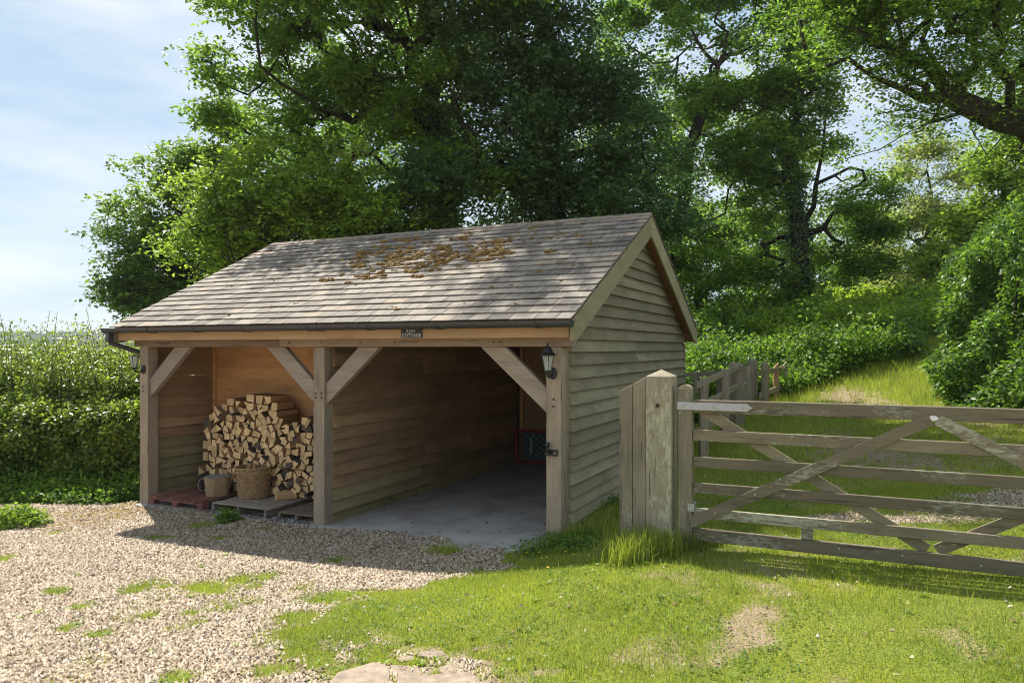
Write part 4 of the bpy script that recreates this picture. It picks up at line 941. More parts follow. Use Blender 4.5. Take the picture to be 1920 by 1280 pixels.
fb = empty('rail_fence', (0, 0, 0), 0, 'rail fence behind the wicket gate with two uprights coloured as orange-lit', 'fence')
r0, r1 = px(1424, 700, 15.4), px(1474, 690, 17.2)
for dz in (0, -.46, -.88):
    MB().bar(tuple(r0 + np.array([0, 0, dz])), tuple(r1 + np.array([0, 0, dz + .06 * (dz < 0)])), .11, .03).build('rail', M['fence'], fb)
for f, mt in ((.27, 'fence_lit'), (.63, 'fence_lit'), (.97, 'fence')):  # first two uprights carry the orange light in their colour
    p = r0 + (r1 - r0) * f; m_ = MB(); zb = gz(p[0], p[1]) - .1; tp = p[2] + .10
    m_.hexa([(p[0] - .055, p[1] + .03, zb), (p[0] + .055, p[1] + .03, zb), (p[0] + .055, p[1] + .09, zb), (p[0] - .055, p[1] + .09, zb), (p[0] - .055, p[1] + .03, tp - .05), (p[0] + .055, p[1] + .03, tp + .06), (p[0] + .055, p[1] + .09, tp + .06), (p[0] - .055, p[1] + .09, tp - .05)]); m_.build('upright', M[mt], fb)
fc = empty('far_rail_fence', (0, 0, 0), 0, 'low grey rail fence just behind the shed corner', 'fence')
MB().bar(tuple(px(1284, 703, 15.5)), tuple(px(1352, 698, 15.5)), .09, .035).build('rail', M['fence'], fc)
for x_ in (1306, 1349): p = px(x_, 697, 15.54); fpost('post', p[:2], p[2], .11, fc, M['fence'], False)
# ------------------------------------------------------------------ paving
pv = empty('stone_paving', (0, 0, 0), 0); pv['kind'] = 'structure'; pv['label'] = 'pinkish broken paving stones sunk in the grass'
stones = [[(632, 1272), (700, 1248), (724, 1250), (732, 1266), (728, 1300), (610, 1300)], [(730, 1249), (768, 1249), (772, 1258), (757, 1266), (737, 1264)], [(760, 1268), (780, 1253), (816, 1249), (818, 1256), (790, 1275), (770, 1276)],
  [(820, 1258), (860, 1240), (868, 1260), (836, 1268), (822, 1264)], [(783, 1225), (832, 1220), (836, 1228), (812, 1236), (785, 1234)], [(742, 1236), (775, 1228), (777, 1237), (752, 1243)], [(745, 1272), (790, 1279), (832, 1271), (880, 1263), (925, 1285), (905, 1310), (740, 1310)]]
for s_ in stones:
    P2 = [hit(*q) for q in s_]; c_ = np.mean(P2, 0); zz = max(gz(*q) for q in P2) + .001; P2 = [c_ + (q - c_) * .98 for q in P2]
    if area(P2) < 0: P2 = P2[::-1]
    xx = np.array(P2)
    if np.dot(xx[:, 0], np.roll(xx[:, 1], -1)) - np.dot(xx[:, 1], np.roll(xx[:, 0], -1)) < 0: P2 = P2[::-1]
    MB().prism([tuple(q) for q in P2], lambda p, q, t: (p, q, t), zz - .07, zz + rnd.uniform(0, .006)).build('paving_stone', M['paving'], pv, bevel=.006)
def rebase(e, loc):
    for ch in e.children: ch.location = Vector(ch.location) - Vector(loc)
    e.location = loc
rebase(fa, (*fp[0], gz(*fp[0]))); rebase(wg, (*pg, gz(*pg))); rebase(fb, (r0[0], r0[1], gz(r0[0], r0[1]))); p = px(1306, 697, 15.54); rebase(fc, (p[0], p[1], gz(p[0], p[1])))
q = hit(760, 1265); rebase(pv, (q[0], q[1], gz(*q)))

# ------------------------------------------------------------------ trees
def tr(x, Y): return at(x, Y)
# left: dense rounded field maple
tree('maple_tree', 'dense rounded dark green tree at the left end of the wood', tr(400, 24), [px(395, 560, 24), px(400, 480, 24)],
  B(24, [(300, 420, 62), (345, 345, 62), (300, 520, 70), (262, 480, 34), (262, 370, 26), (400, 380, 90), (360, 470, 90), (420, 300, 70), (300, 575, 50), (270, 560, 34), (380, 560, 80), (455, 250, 55), (440, 450, 90), (252, 545, 22), (245, 590, 16), (330, 400, 70), (290, 450, 60), (340, 530, 80)]), 520, 58000, .155, 'syc_leaf', .28, seed=4, per=10, rad=.26, shell=.8)
# big oak, limbs against the sky
tree('oak_tree', 'tall spreading oak with dark crooked limbs behind the shed', tr(840, 19), [px(835, 420, 19), px(825, 250, 19.2), px(815, 130, 19.2)],
  B(19, [(430, 60, 48), (400, 130, 42), (470, 130, 65), (520, 50, 80), (560, 170, 80), (480, 10, 60), (620, 80, 95), (640, 220, 90), (540, 280, 75), (720, 120, 100), (750, 260, 100), (610, 330, 80), (690, 380, 80), (460, 330, 60), (440, 220, 45), (820, 30, 110, -1), (700, -30, 110), (560, -60, 100), (430, -40, 60), (840, 180, 90), (520, 400, 60),
   (760, -150, 130, -2), (470, -20, 60, -3.2), (560, -40, 70, -3.6), (850, -110, 55, -4.0), (930, -115, 65, -4.5), (1000, -130, 60, -4.8), (900, -100, 120, -3), (600, -180, 140), (880, -300, 200, -1.5), (700, -330, 200), (800, 330, 70, -1.5), (820, 420, 70, -1.5), (870, 260, 60, -1.6), (800, 180, 70, -1.8)]), 900, 124000, .13, 'oak_leaf', .36, seed=7, per=10, rad=.25,
  limbs=[[px(800, 235, 18.6), px(745, 195, 18.2), px(700, 145, 18), px(670, 155, 17.8), px(640, 120, 17.5)], [px(805, 160, 18.5), px(755, 145, 18), px(720, 148, 17.6), px(690, 120, 17.4), px(660, 60, 17.2)], [px(780, 340, 18.5), px(700, 290, 17.8), px(620, 270, 17.5), px(560, 262, 17.2)], [px(730, 60, 18.5), px(840, 40, 18), px(880, -10, 18)]])
# light hazel in front of it
tree('hazel_tree', 'light yellow-green hazel just behind the shed roof', tr(560, 17), [px(560, 600, 17), px(555, 520, 17)],
  B(17, [(430, 400, 60), (500, 360, 62), (570, 390, 70), (640, 400, 60), (480, 440, 70), (550, 450, 70), (400, 440, 36), (620, 340, 45), (700, 430, 50), (660, 470, 60), (430, 490, 50)]), 330, 40000, .115, 'light_leaf', .14, seed=9, per=10, rad=.22, shell=.75)
# ivy-choked dark tree in the middle
tree('ivy_clad_tree', 'very dark ivy-clad tree rising behind the shed ridge', tr(1030, 17.5), [px(1030, 420, 17.5), px(1025, 200, 17.5), px(1020, 20, 17.5)],
  B(17.5, [(1010, 40, 90), (960, 130, 85), (1080, 120, 90), (1000, 230, 100), (900, 240, 75), (1110, 230, 85), (930, 330, 85), (1040, 340, 90), (1140, 330, 75), (850, 320, 60), (840, 400, 60), (930, 410, 70), (1040, 420, 80), (1130, 420, 70), (1200, 400, 60), (1190, 290, 60), (1180, 180, 60), (760, 410, 50), (1020, -80, 120), (920, 20, 70), (1240, 350, 50), (1230, 250, 45), (1235, 430, 45)]), 560, 88000, .115, 'ivy_leaf', .36, seed=12, per=11, rad=.24, flat=.7, ivy=(6000, .35), shell=.85)
# second oak to its right
tree('oak_tree', 'oak with sunlit yellow-green crown and a long drooping limb right of the ridge', tr(1270, 27), [px(1272, 420, 27), px(1285, 300, 27), px(1330, 160, 27)],
  B(27, [(1230, 60, 90), (1330, 40, 90), (1300, 150, 80), (1400, 110, 85), (1250, 210, 70), (1370, 230, 70), (1460, 40, 85), (1330, 300, 55), (1270, 330, 50), (1180, 60, 70), (1440, 180, 60), (1540, 20, 75), (1300, -60, 110), (1450, -70, 110), (1520, 110, 50), (1215, 330, 50), (1400, 320, 45), (1260, 420, 50), (1320, 400, 45), (1230, 480, 50), (1290, 500, 45), (1180, 250, 60)]), 560, 80000, .15, 'oak_leaf', .24, seed=15, per=9, rad=.24,
  limbs=[[px(1262, 300, 25.5), px(1300, 285, 25.2), px(1360, 265, 25), px(1420, 235, 25)], [px(1340, 150, 26), px(1365, 60, 26), px(1420, 20, 26)]])
# oak with ivied trunk beyond the paddock
tree('oak_tree', 'slender oak with a dark ivied trunk forking beyond the paddock', tr(1502, 26), [px(1502, 520, 26), px(1498, 420, 26), px(1492, 340, 26), px(1484, 250, 26), px(1500, 190, 26)],
  B(26, [(1430, 330, 45), (1400, 400, 50), (1560, 380, 45), (1605, 340, 40), (1470, 260, 45), (1540, 240, 45), (1620, 420, 45), (1430, 480, 50), (1560, 470, 45), (1500, 170, 55), (1390, 300, 35), (1600, 300, 25), (1640, 380, 26), (1460, 550, 40), (1370, 480, 45), (1600, 500, 45), (1540, 140, 45)]), 420, 44000, .14, 'oak_leaf', .30, seed=21, per=8, rad=.24, ivy=(5200, .16),
  limbs=[[px(1505, 420, 26), px(1530, 345, 26), px(1545, 270, 26), px(1550, 210, 26)], [px(1510, 440, 26), px(1560, 400, 25.6), px(1610, 395, 25.4)]])
# big oak leaning in from the right
tree('oak_tree', 'great oak limb reaching in from the right edge', tr(2120, 13.5), [px(2080, 480, 13.5), px(2040, 340, 13.5), px(1990, 280, 13.4)],
  B(13, [(1650, 40, 55), (1730, 60, 65), (1600, 100, 38), (1690, 130, 42), (1790, 30, 75), (1830, 120, 70), (1760, 150, 42), (1890, 70, 80), (1900, 170, 55), (1560, 40, 45), (1640, -40, 80), (1780, -70, 110), (1900, -60, 120), (2000, 100, 110), (1960, 250, 60), (2050, 0, 150), (1590, 170, 24), (1520, -20, 50)]), 480, 66000, .078, 'oak_leaf', .34, seed=33, per=9, rad=.2, flat=.45,
  limbs=[[px(1920, 225, 13.2), px(1850, 205, 13.1), px(1790, 180, 13), px(1730, 185, 12.9), px(1690, 165, 12.8), px(1640, 145, 12.6), px(1590, 110, 12.5)], [px(1920, 240, 13.2), px(1830, 215, 13), px(1790, 195, 12.9), px(1740, 120, 12.8), px(1690, 100, 12.6), px(1630, 95, 12.5)], [px(1800, 213, 13), px(1750, 228, 12.8), px(1700, 250, 12.6), px(1650, 280, 12.5), px(1585, 298, 12.4)], [px(1850, 210, 13), px(1760, 215, 12.8), px(1700, 205, 12.7), px(1640, 215, 12.6)], [px(1900, 235, 13), px(1850, 290, 12.9), px(1820, 240, 13.2)]])
# feathery pale tree
tree('willow_tree', 'feathery pale grey-green tree beyond the bracken bank', tr(1745, 30), [px(1742, 520, 30), px(1738, 400, 30), px(1738, 320, 30)],
  B(30, [(1738, 320, 34), (1720, 390, 42), (1765, 390, 42), (1700, 460, 42), (1745, 460, 55), (1795, 470, 40), (1690, 530, 45), (1750, 540, 60), (1810, 530, 40), (1740, 280, 22), (1790, 330, 25)]), 360, 38000, .13, 'pale_leaf', .16, seed=41, per=12, rad=.3, flat=.9, rtip=.007, clump=.6)
# woodland behind
for k, (x, Y, bl, nl, lab, mt) in enumerate((
  (1310, 31, [(1290, 430, 50), (1330, 480, 55), (1300, 540, 55), (1350, 400, 40), (1280, 360, 40), (1340, 570, 45)], 15000, 'dim woodland tree just right of the gable', 'oak_leaf'),
  (1395, 35, [(1380, 470, 45), (1420, 520, 50), (1390, 560, 45), (1430, 440, 35), (1370, 400, 35)], 12000, 'thin woodland tree left of the ivied trunk', 'oak_leaf'),
  (1570, 36, [(1560, 540, 40), (1600, 560, 40), (1620, 510, 35), (1640, 560, 40), (1540, 580, 30), (1655, 470, 28)], 12000, 'dim woodland tree right of the ivied trunk', 'syc_leaf'),
  (1460, 38, [(1450, 560, 45), (1500, 570, 45), (1480, 500, 40), (1520, 520, 35)], 10000, 'low woodland tree behind the ivied trunk', 'oak_leaf'),
  (1660, 40, [(1650, 500, 30), (1680, 560, 35), (1640, 540, 30), (1665, 440, 24)], 8000, 'small woodland tree beside the feathery tree', 'oak_leaf'),
  (1870, 24, [(1860, 360, 50), (1900, 300, 55), (1850, 430, 50), (1900, 420, 60), (1930, 360, 60), (1820, 470, 35), (1880, 480, 50), (1890, 250, 35)], 26000, 'bright leafy tree above the right-hand hedge', 'light_leaf'),
  (1240, 40, [(1250, 250, 60), (1300, 200, 60), (1230, 350, 60), (1330, 300, 55), (1270, 450, 55), (1200, 450, 60), (1350, 420, 50), (1300, 560, 50)], 26000, 'tall shadowy tree filling the gap right of the ridge', 'syc_leaf'),
  (1430, 42, [(1400, 300, 55), (1450, 380, 55), (1420, 450, 55), (1480, 470, 50), (1400, 200, 50), (1470, 280, 45), (1390, 540, 50), (1530, 430, 40)], 24000, 'pale sunlit tree standing deep in the wood', 'light_leaf'),
  (1610, 44, [(1600, 450, 45), (1570, 400, 40), (1630, 520, 45), (1580, 520, 45), (1620, 400, 30)], 14000, 'tree at the far edge of the wood', 'syc_leaf'),
  (620, 32, [(560, 200, 80), (650, 150, 80), (720, 250, 80), (620, 300, 80), (520, 320, 60), (780, 120, 80), (700, 40, 80), (800, 300, 70), (560, 60, 60)], 20000, 'leafy tree filling the sky behind the tall oak', 'oak_leaf'),
  (900, 30, [(850, 430, 70), (950, 420, 80), (1050, 400, 80), (1150, 400, 70), (780, 380, 70), (900, 300, 90), (1050, 280, 90), (1200, 350, 60), (700, 300, 70)], 18000, 'woodland tree hidden behind the ivy-clad tree', 'syc_leaf'))):
    tree('woodland_tree', lab, tr(x, Y), [px(x, 560, Y), px(x + 4, 480, Y)], B(Y, bl), 130, nl, .16, mt, .2, seed=60 + k, per=9, rad=.33, group='trees of the wood behind', clump=.6)

# ------------------------------------------------------------------ hedges and undergrowth
def mass(name, mat, parts, size, parent=None, label=None, cat=None, droop=.3, seed=1, flat=.6, per=5, rad=.1, kind='stuff'):
    """parts: list of (sampler(n, rng) -> centres, n)"""
    r_ = np.random.default_rng(seed); C = np.concatenate([f(n, r_) for f, n in parts])
    V, f = sprays(C, per, rad, size, flat, droop, r_)
    o = link(name, np_mesh(name, V, f), M[mat], parent); return tag(o, label, cat, kind=kind)
hd = empty('hedge', (0, 0, 0), 0, 'clipped leafy hedge with unclipped shoots at the far left', 'hedge')
def hedge_pts(n, r_):
    X = r_.uniform(-9.8, -5.45, n); t = r_.random(n); k = r_.random(n) < .5; lump = (fbm(X * 2.6, t * 4 + 2, 3) - .5)
    fy = 10.95 + .25 * (fbm(X * 1.3, X * 0 + 3) - .5)
    sh = 1.2 + .5 * (fbm(X * 1.7 + 4, X * 0 + 8) - .5); tz = r_.random(n); z = np.where(k, -.1 + (sh + .15) * tz, sh - .08 + (1.86 - sh) * t ** .8 + lump * .5)
    y = np.where(k, fy + r_.exponential(.13, n) - (fbm(X * 2.6, z * 2.6, 3) - .5) * .7 + .35 * np.clip((tz - .7) / .3, 0, 1) ** 2, fy + .05 + t * 1.9 + r_.normal(0, .05, n))
    return np.stack([X, y, z], -1)
mass('foliage', 'hedge_leaf', [(hedge_pts, 11000)], .070, hd, seed=2, per=5, rad=.12)
mass('inner_foliage', 'ivy_leaf', [(lambda n, r_: hedge_pts(n, r_) * np.array([1, 1, .93]) + np.array([0, .28, 0]), 6500)], .10, hd, seed=22, per=4, rad=.14)  # darker leaf colour puts shade into the hedge's interior
def hedge_top(n, r_):
    X = r_.uniform(-9.8, -5.3, n); y = r_.uniform(11.6, 13.4, n); z = 1.25 + .33 * (y - 11) + r_.exponential(.15, n) * (.4 + 1.2 * fbm(X * 2, y * 2)); return np.stack([X, y, np.minimum(z, 2.55)], -1)
mass('top_growth', 'hedge_leaf', [(hedge_top, 4200)], .062, hd, seed=3, per=4, rad=.10)
m_ = MB(); sv, sf, cnt_ = [], [], 0
for k in range(52):
    x = rnd.uniform(-20, 240) if k > 6 else (24, 40, 74, 92, 190, 187, 150)[k]; Yd = rnd.uniform(11.5, 13); p0 = px(x, 700, Yd); tall = px(x, rnd.uniform(606, 668) if k > 6 else (588, 600, 582, 584, 577, 600, 600)[k], Yd)[2]
    lean = rnd.uniform(-.3, .3); pts_ = [(p0[0], p0[1], 1.4), (p0[0] + lean * .4, p0[1], (1.4 + tall) / 2), (p0[0] + lean, p0[1], tall)]
    m_.tube(pts_, [.008, .006, .003], 5)
    nn = int((tall - 1.5) / .035)
    zz = 1.5 + np.arange(nn) * .035; fr_ = (zz - 1.4) / (tall - 1.4); P = np.stack([p0[0] + lean * fr_, np.full(nn, p0[1]), zz], -1); th = np.arange(nn) * 2.4
    D = np.stack([np.cos(th), np.sin(th), np.full(nn, .35)], -1); V, f = leaves(P, D, np.tile([0, 0, 1.], (nn, 1)) + rng.normal(0, .3, (nn, 3)), .085 * (1.1 - .6 * fr_) * rng.uniform(.8, 1.2, nn), .45)
    sv.append(V); sf.append(f + cnt_); cnt_ += len(V)
tag(m_.build('shoots', M['stem'], hd), kind='stuff'); tag(link('shoot_leaves', np_mesh('shoot_leaves', np.concatenate(sv), np.concatenate(sf)), M['hedge_leaf'], hd), kind='stuff')
m_ = MB()
for k in range(60):
    x = rnd.uniform(-11, -5.5); y = rnd.uniform(11.4, 12.6); m_.tube([(x, y, -.2), (x + rnd.uniform(-.2, .2), y + rnd.uniform(-.1, .1), .7), (x + rnd.uniform(-.4, .4), y + rnd.uniform(-.3, .3), 1.7)], [.025, .018, .008], 5)
tag(m_.build('stems', M['barktree'], hd), kind='stuff')
rebase(hd, (-7, 11.2, -.05))
# weeds along the hedge foot
def weeds_l(n, r_):
    X = r_.uniform(-10.5, -5.2, n); y0 = 10.15 + .16 * (X + 5.2) * -.25; y = y0 + r_.random(n) * .95; y = np.where(X > -5.6, y + .2, y)
    hgt = .08 + .35 * np.clip((y - y0) / .8, 0, 1); return np.stack([X, y, ground(X, y) + r_.random(n) * hgt], -1)
mass('hedge_foot_weeds', 'weed_leaf', [(weeds_l, 3600)], .07, None, 'low green weeds and nettles along the foot of the hedge', 'weeds', seed=5, per=4, rad=.08, droop=.1)
def geran(n, r_):
    d = r_.normal(0, 1, (n, 3)); d /= np.linalg.norm(d, axis=1, keepdims=True); d[:, 2] = np.abs(d[:, 2]); p = np.array([*hit(22, 985), 0]); P = p + d * np.array([.42, .30, .24]) * r_.uniform(.6, 1, (n, 1)); P[:, 2] += gz(p[0], p[1]); return P
gq = hit(22, 985); ge = empty('geranium_plant', (0, 0, 0), 0, 'low variegated plant with a purple flower at the left edge', 'plant')
mass('foliage', 'bracken', [(geran, 420)], .055, ge, seed=6, per=5, rad=.05)
for (x_, y_, mt, r_) in ((37, 987, 'purple', .026), (22, 956, 'petal_white', .034)):
    p = px(x_, y_, gq[1] - .22 if mt == 'purple' else gq[1]); m_ = MB()
    for j in range(7):
        t = 2 * math.pi * j / 7; m_.v += [(p[0], p[1], p[2]), (p[0] + r_ * math.cos(t - .35), p[1] + r_ * math.sin(t - .35) * .7, p[2] + r_ * .5), (p[0] + 1.3 * r_ * math.cos(t), p[1] + 1.3 * r_ * math.sin(t) * .7, p[2] + r_ * .4), (p[0] + r_ * math.cos(t + .35), p[1] + r_ * math.sin(t + .35) * .7, p[2] + r_ * .5)]; m_.f.append(tuple(len(m_.v) - 4 + i for i in range(4))); m_.m.append(0)
    m_.build('flower', M[mt], ge)
rebase(ge, (gq[0], gq[1], gz(*gq)))
def bush_pts(cx, cy, rx, ry, h):
    def f(n, r_):
        d = r_.normal(0, 1, (n, 3)); d /= np.linalg.norm(d, axis=1, keepdims=True); d[:, 2] = np.abs(d[:, 2]); P = d * np.array([rx, ry, h]) * r_.uniform(.55, 1, (n, 1)) + np.array([cx, cy, 0]); P[:, 2] += ground(P[:, 0], P[:, 1]); return P
    return f
for (x_, y_, rx, h, n, lab, mt) in ((427, 978, .14, .17, 90, 'small bright green weed in front of the pallets', 'weed_leaf'), (250, 925, .22, .30, 60, 'straggly variegated plant at the foot of the left-hand post', 'bracken')):
    q = hit(x_, y_); o = mass('weed', mt, [(bush_pts(q[0], q[1], rx, rx * .8, h), n)], .05, None, lab, 'weed', seed=int(x_), per=5, rad=.04, kind=None)
# bramble thicket, bracken bank, right-hand hedge bank
def area_pts(poly, h, hn=1.0):
    x0, y0 = np.min(poly, 0); x1, y1 = np.max(poly, 0)
    def f(n, r_):
        X = r_.uniform(x0, x1, n * 3); Y = r_.uniform(y0, y1, n * 3); k = inpoly(X, Y, poly); X, Y = X[k][:n], Y[k][:n]
        top = h * (.15 + 1.7 * fbm(X * 1.1, Y * 1.1, 3) ** 1.6); return np.stack([X, Y, ground(X, Y) + top * r_.random(len(X)) ** .6], -1)
    return f
mass('bramble_thicket', 'weed_leaf', [(area_pts([(4.3, 16.9), (6.2, 16.7), (8.2, 17.3), (9.8, 17.5), (10.6, 19.3), (8, 20.2), (5, 22), (3.4, 21), (3.2, 15.0), (4.0, 14.8)], .75), 6500), (area_pts([(4.3, 16.9), (6.2, 16.7), (8.2, 17.3), (9.8, 17.5), (10.6, 19.3), (8, 20.2), (5, 22), (3.4, 21)], 1.15), 1500)], .12, None, 'dark bramble thicket along the far side of the paddock', 'thicket', seed=8, per=6, rad=.2)
mass('bracken', 'bracken', [(area_pts([(7.6, 20.3), (10.6, 19.2), (15, 18.5), (17, 26), (14, 34), (7.5, 30)], .85), 7500)], .17, None, 'bright sunlit bracken covering the bank', 'bracken', seed=9, per=6, rad=.25, droop=.4)
mass('woodland_floor_plants', 'weed_leaf', [(area_pts([(3, 22.5), (10, 22.5), (10, 36), (3, 36)], .9), 3000)], .2, None, 'shaded green plants covering the woodland floor', 'undergrowth', seed=10, per=6, rad=.3)
hb = empty('bank_hedge', (0, 0, 0), 0, 'tall overgrown hedge of bramble and ivy on the right', 'hedge')
def bank(n, r_):
    t = r_.random(n); Y = 8.2 + t * 7.6; X0 = 7.4 + .07 * (Y - 8.2) + .5 * np.maximum(0, Y - 13); s = r_.random(n); hmax = 2.3 + 2.2 * fbm(Y * 1.1, Y * 0 + 2); z = s * hmax
    prof = np.where(s < .75, .55 * (s / .75) ** .7 * .6, .33 + (s - .75) * 4.6)
    X = X0 + .15 + prof * 1.5 + (fbm(Y * 1.3, z * 1.3, 3) - .5) * 2.2 + r_.exponential(.12, n); return np.stack([X, Y, ground(X, Y) - .1 + z], -1)
mass('foliage', 'weed_leaf', [(bank, 9500)], .105, hb, seed=11, per=5, rad=.15)
mass('ivy', 'ivy_leaf', [(bank, 4200)], .085, hb, seed=13, per=5, rad=.15)
m_ = MB()
for k in range(50):
    Yd = rnd.uniform(8.5, 15.5); x = 8.4 + .07 * (Yd - 8) + .5 * max(0, Yd - 13) + rnd.uniform(-.2, .6); zb = gz(x, Yd); m_.tube([(x, Yd, zb - .2), (x + rnd.uniform(-.3, .2), Yd + rnd.uniform(-.2, .2), zb + 1.1), (x + rnd.uniform(-.4, .3), Yd + rnd.uniform(-.4, .4), zb + 2.2)], [.04, .03, .012], 5)
tag(m_.build('stems', M['barktree'], hb), kind='stuff')
rebase(hb, (7.2, 11.5, gz(7.2, 11.5)))
def fern(x, y, ln, lab, seed, nf=9):
    q = hit(x, y); z0 = gz(*q); r_ = random.Random(seed); root = empty('fern', (q[0], q[1], z0), 0, lab, 'fern', 'ferns at the foot of the right-hand hedge')
    for k in range(nf):
        az = 2 * math.pi * k / nf + r_.uniform(-.2, .2); L_ = ln * r_.uniform(.75, 1.1); m_ = MB(); P = []
        for i in range(17):
            t = i / 16; rr = L_ * (.15 * t + .75 * t ** 1.3); P.append(Vector((rr * math.cos(az), rr * math.sin(az), L_ * (.85 * t - .62 * t * t * t))))
        m_.tube(P, [.005 * (1 - .8 * i / 16) for i in range(17)], 4)
        for i in range(2, 17):
            d = (P[i] - P[i - 1]).normalized(); sd_ = d.cross(Vector((0, 0, 1))).normalized(); wl = L_ * .26 * math.sin(math.pi * min(1, (i / 16) ** .7 * .92 + .06)) + .012
            for s_ in (-1, 1):
                tip = P[i] + sd_ * s_ * wl + d * wl * .35 + Vector((0, 0, -.12 * wl)); b_ = len(m_.v); hw = L_ * .017
                m_.v += [tuple(P[i] - d * hw), tuple(P[i] * .5 + tip * .5 - d * hw), tuple(tip), tuple(P[i] * .5 + tip * .5 + d * hw * 1.1), tuple(P[i] + d * hw)]; m_.f.append((b_, b_ + 1, b_ + 2, b_ + 3, b_ + 4)); m_.m.append(0)
        m_.build('frond', M['weed_leaf'], root)
fern(1775, 740, .55, 'arching fern with a pale frond left of the other ferns', 1)
fern(1850, 760, .5, 'bright fern in the middle of the hedge foot', 2)
fern(1905, 765, .6, 'tall fern at the right edge above the gate', 3)
fern(1812, 775, .45, 'small fern half hidden at the hedge foot above the gate', 4)

# ------------------------------------------------------------------ grass
def blades(X, Y, h, wd, lean, r_=rng, seg=1):
    n = len(X); z = ground(X, Y); th = r_.uniform(0, 6.283, n); la = r_.uniform(0, 6.283, n); ln = lean * h * np.abs(r_.normal(0, 1, n))
    side = np.stack([np.cos(th), np.sin(th), np.zeros(n)], -1) * (wd / 2)[:, None]; b_ = np.stack([X, Y, z - .006], -1); lv = np.stack([np.cos(la) * ln, np.sin(la) * ln, np.zeros(n)], -1)
    tip = b_ + lv + np.stack([np.zeros(n), np.zeros(n), np.sqrt(np.maximum(h * h - ln * ln * .7, (h * .3) ** 2))], -1)
    if seg == 1:
        return np.stack([b_ - side, b_ + side, tip], 1).reshape(-1, 3), np.arange(n * 3).reshape(-1, 3)
    midp = b_ * .5 + tip * .5 - lv * .28 + np.array([0, 0, .06]) * h[:, None]
    V = np.stack([b_ - side, b_ + side, midp + side * .75, midp - side * .75, tip], 1).reshape(-1, 3); i = np.arange(n)[:, None] * 5
    return V, np.concatenate([i + np.array([0, 1, 2]), i + np.array([0, 2, 3]), i + np.array([3, 2, 4])], 1).reshape(-1, 3)
def scatter(n, y0, y1, xr=.78):
    Y = np.sqrt(rng.uniform(y0 ** 2, y1 ** 2, n)); return rng.uniform(-xr, xr, n) * Y, Y
X, Y = scatter(540000, 3.7, 8.5); g_, _, _ = cover(X, Y); u_, v_ = to_uv(X, Y)
keep = (rng.random(len(X)) < g_ * np.clip(.35 + 1.1 * fbm(X * 2.5, Y * 2.5, 3), 0, 1)) & ~((u_ > -3.2) & (u_ < 3.14) & (v_ > -.15) & (v_ < 5.6))
keep &= ~((u_ > .3) & (u_ < 2.95) & (v_ > -.22 * u_) & (v_ < 0))
for s_ in stones: keep &= ~inpoly(X, Y, [tuple(hit(*q)) for q in s_])
X, Y = X[keep], Y[keep]; hh = .020 + .030 * fbm(X * 1.3 + 9, Y * 1.3, 3) * rng.uniform(.5, 1.5, len(X)); print('blades', len(X))
V1, f1 = blades(X, Y, hh, rng.uniform(.003, .0065, len(X)), .55)
X, Y = scatter(170000, 8.5, 19, .74); g_, _, _ = cover(X, Y); u_, v_ = to_uv(X, Y); keep = (rng.random(len(X)) < g_) & (u_ > 3.2); X, Y = X[keep], Y[keep]
hh = (.05 + .08 * fbm(X * .9 + 9, Y * .9, 3) + .10 * np.clip((Y - 13) / 4, 0, 1)) * rng.uniform(.5, 1.4, len(X)); V2, f2 = blades(X, Y, hh, rng.uniform(.008, .014, len(X)), .5)
tag(link('lawn_grass', np_mesh('lawn_grass', np.concatenate([V1, V2]), np.concatenate([f1, f2 + len(V1)])), M['grass']), 'short sunlit lawn grass in front of and behind the gate', 'grass', kind='stuff')
# taller stray blades and broad-leaved rosettes break up the turf
X, Y = scatter(60000, 3.8, 8.4); g_, _, _ = cover(X, Y); u_, v_ = to_uv(X, Y); keep = (rng.random(len(X)) < g_ * np.clip((fbm(X * 1.4 + 51, Y * 1.4 + 8, 3) - .42) * 3, .04, 1)) & (v_ < -.2) | ((u_ > 3.3) & (rng.random(len(X)) < g_ * .3)); X, Y = X[keep], Y[keep]
V, f = blades(X, Y, rng.uniform(.04, .10, len(X)), rng.uniform(.003, .006, len(X)), .6, rng, 2); tag(link('stray_grass', np_mesh('stray_grass', V, f), M['long_grass']), 'longer stray grass blades scattered through the lawn', 'grass', kind='stuff')
X, Y = scatter(900, 3.9, 7.6); g_, _, _ = cover(X, Y); keep = rng.random(len(X)) < .04 + .22 * g_ * (fbm(X * 1.1 + 3, Y * 1.1 + 70) > .5); X, Y = X[keep], Y[keep]; u_, v_ = to_uv(X, Y); k_ = v_ < -.7; X, Y = X[k_], Y[k_]; n = len(X) * 9
Xr, Yr = np.repeat(X, 9), np.repeat(Y, 9); th = np.tile(np.arange(9) * .7, len(X)) + rng.uniform(0, .4, n); sz = np.repeat(rng.uniform(.022, .05, len(X)), 9) * rng.uniform(.7, 1.2, n)
V, f = leaves(np.stack([Xr, Yr, ground(Xr, Yr) + .012], -1), np.stack([np.cos(th), np.sin(th), rng.uniform(.1, .6, n)], -1), np.tile([0, 0, 1.], (n, 1)) + rng.normal(0, .15, (n, 3)), sz, .42, .12); tag(link('plantain', np_mesh('plantain', V, f), M['bracken']), 'flat plantain rosettes dotted over lawn and gravel', 'weeds', kind='stuff')
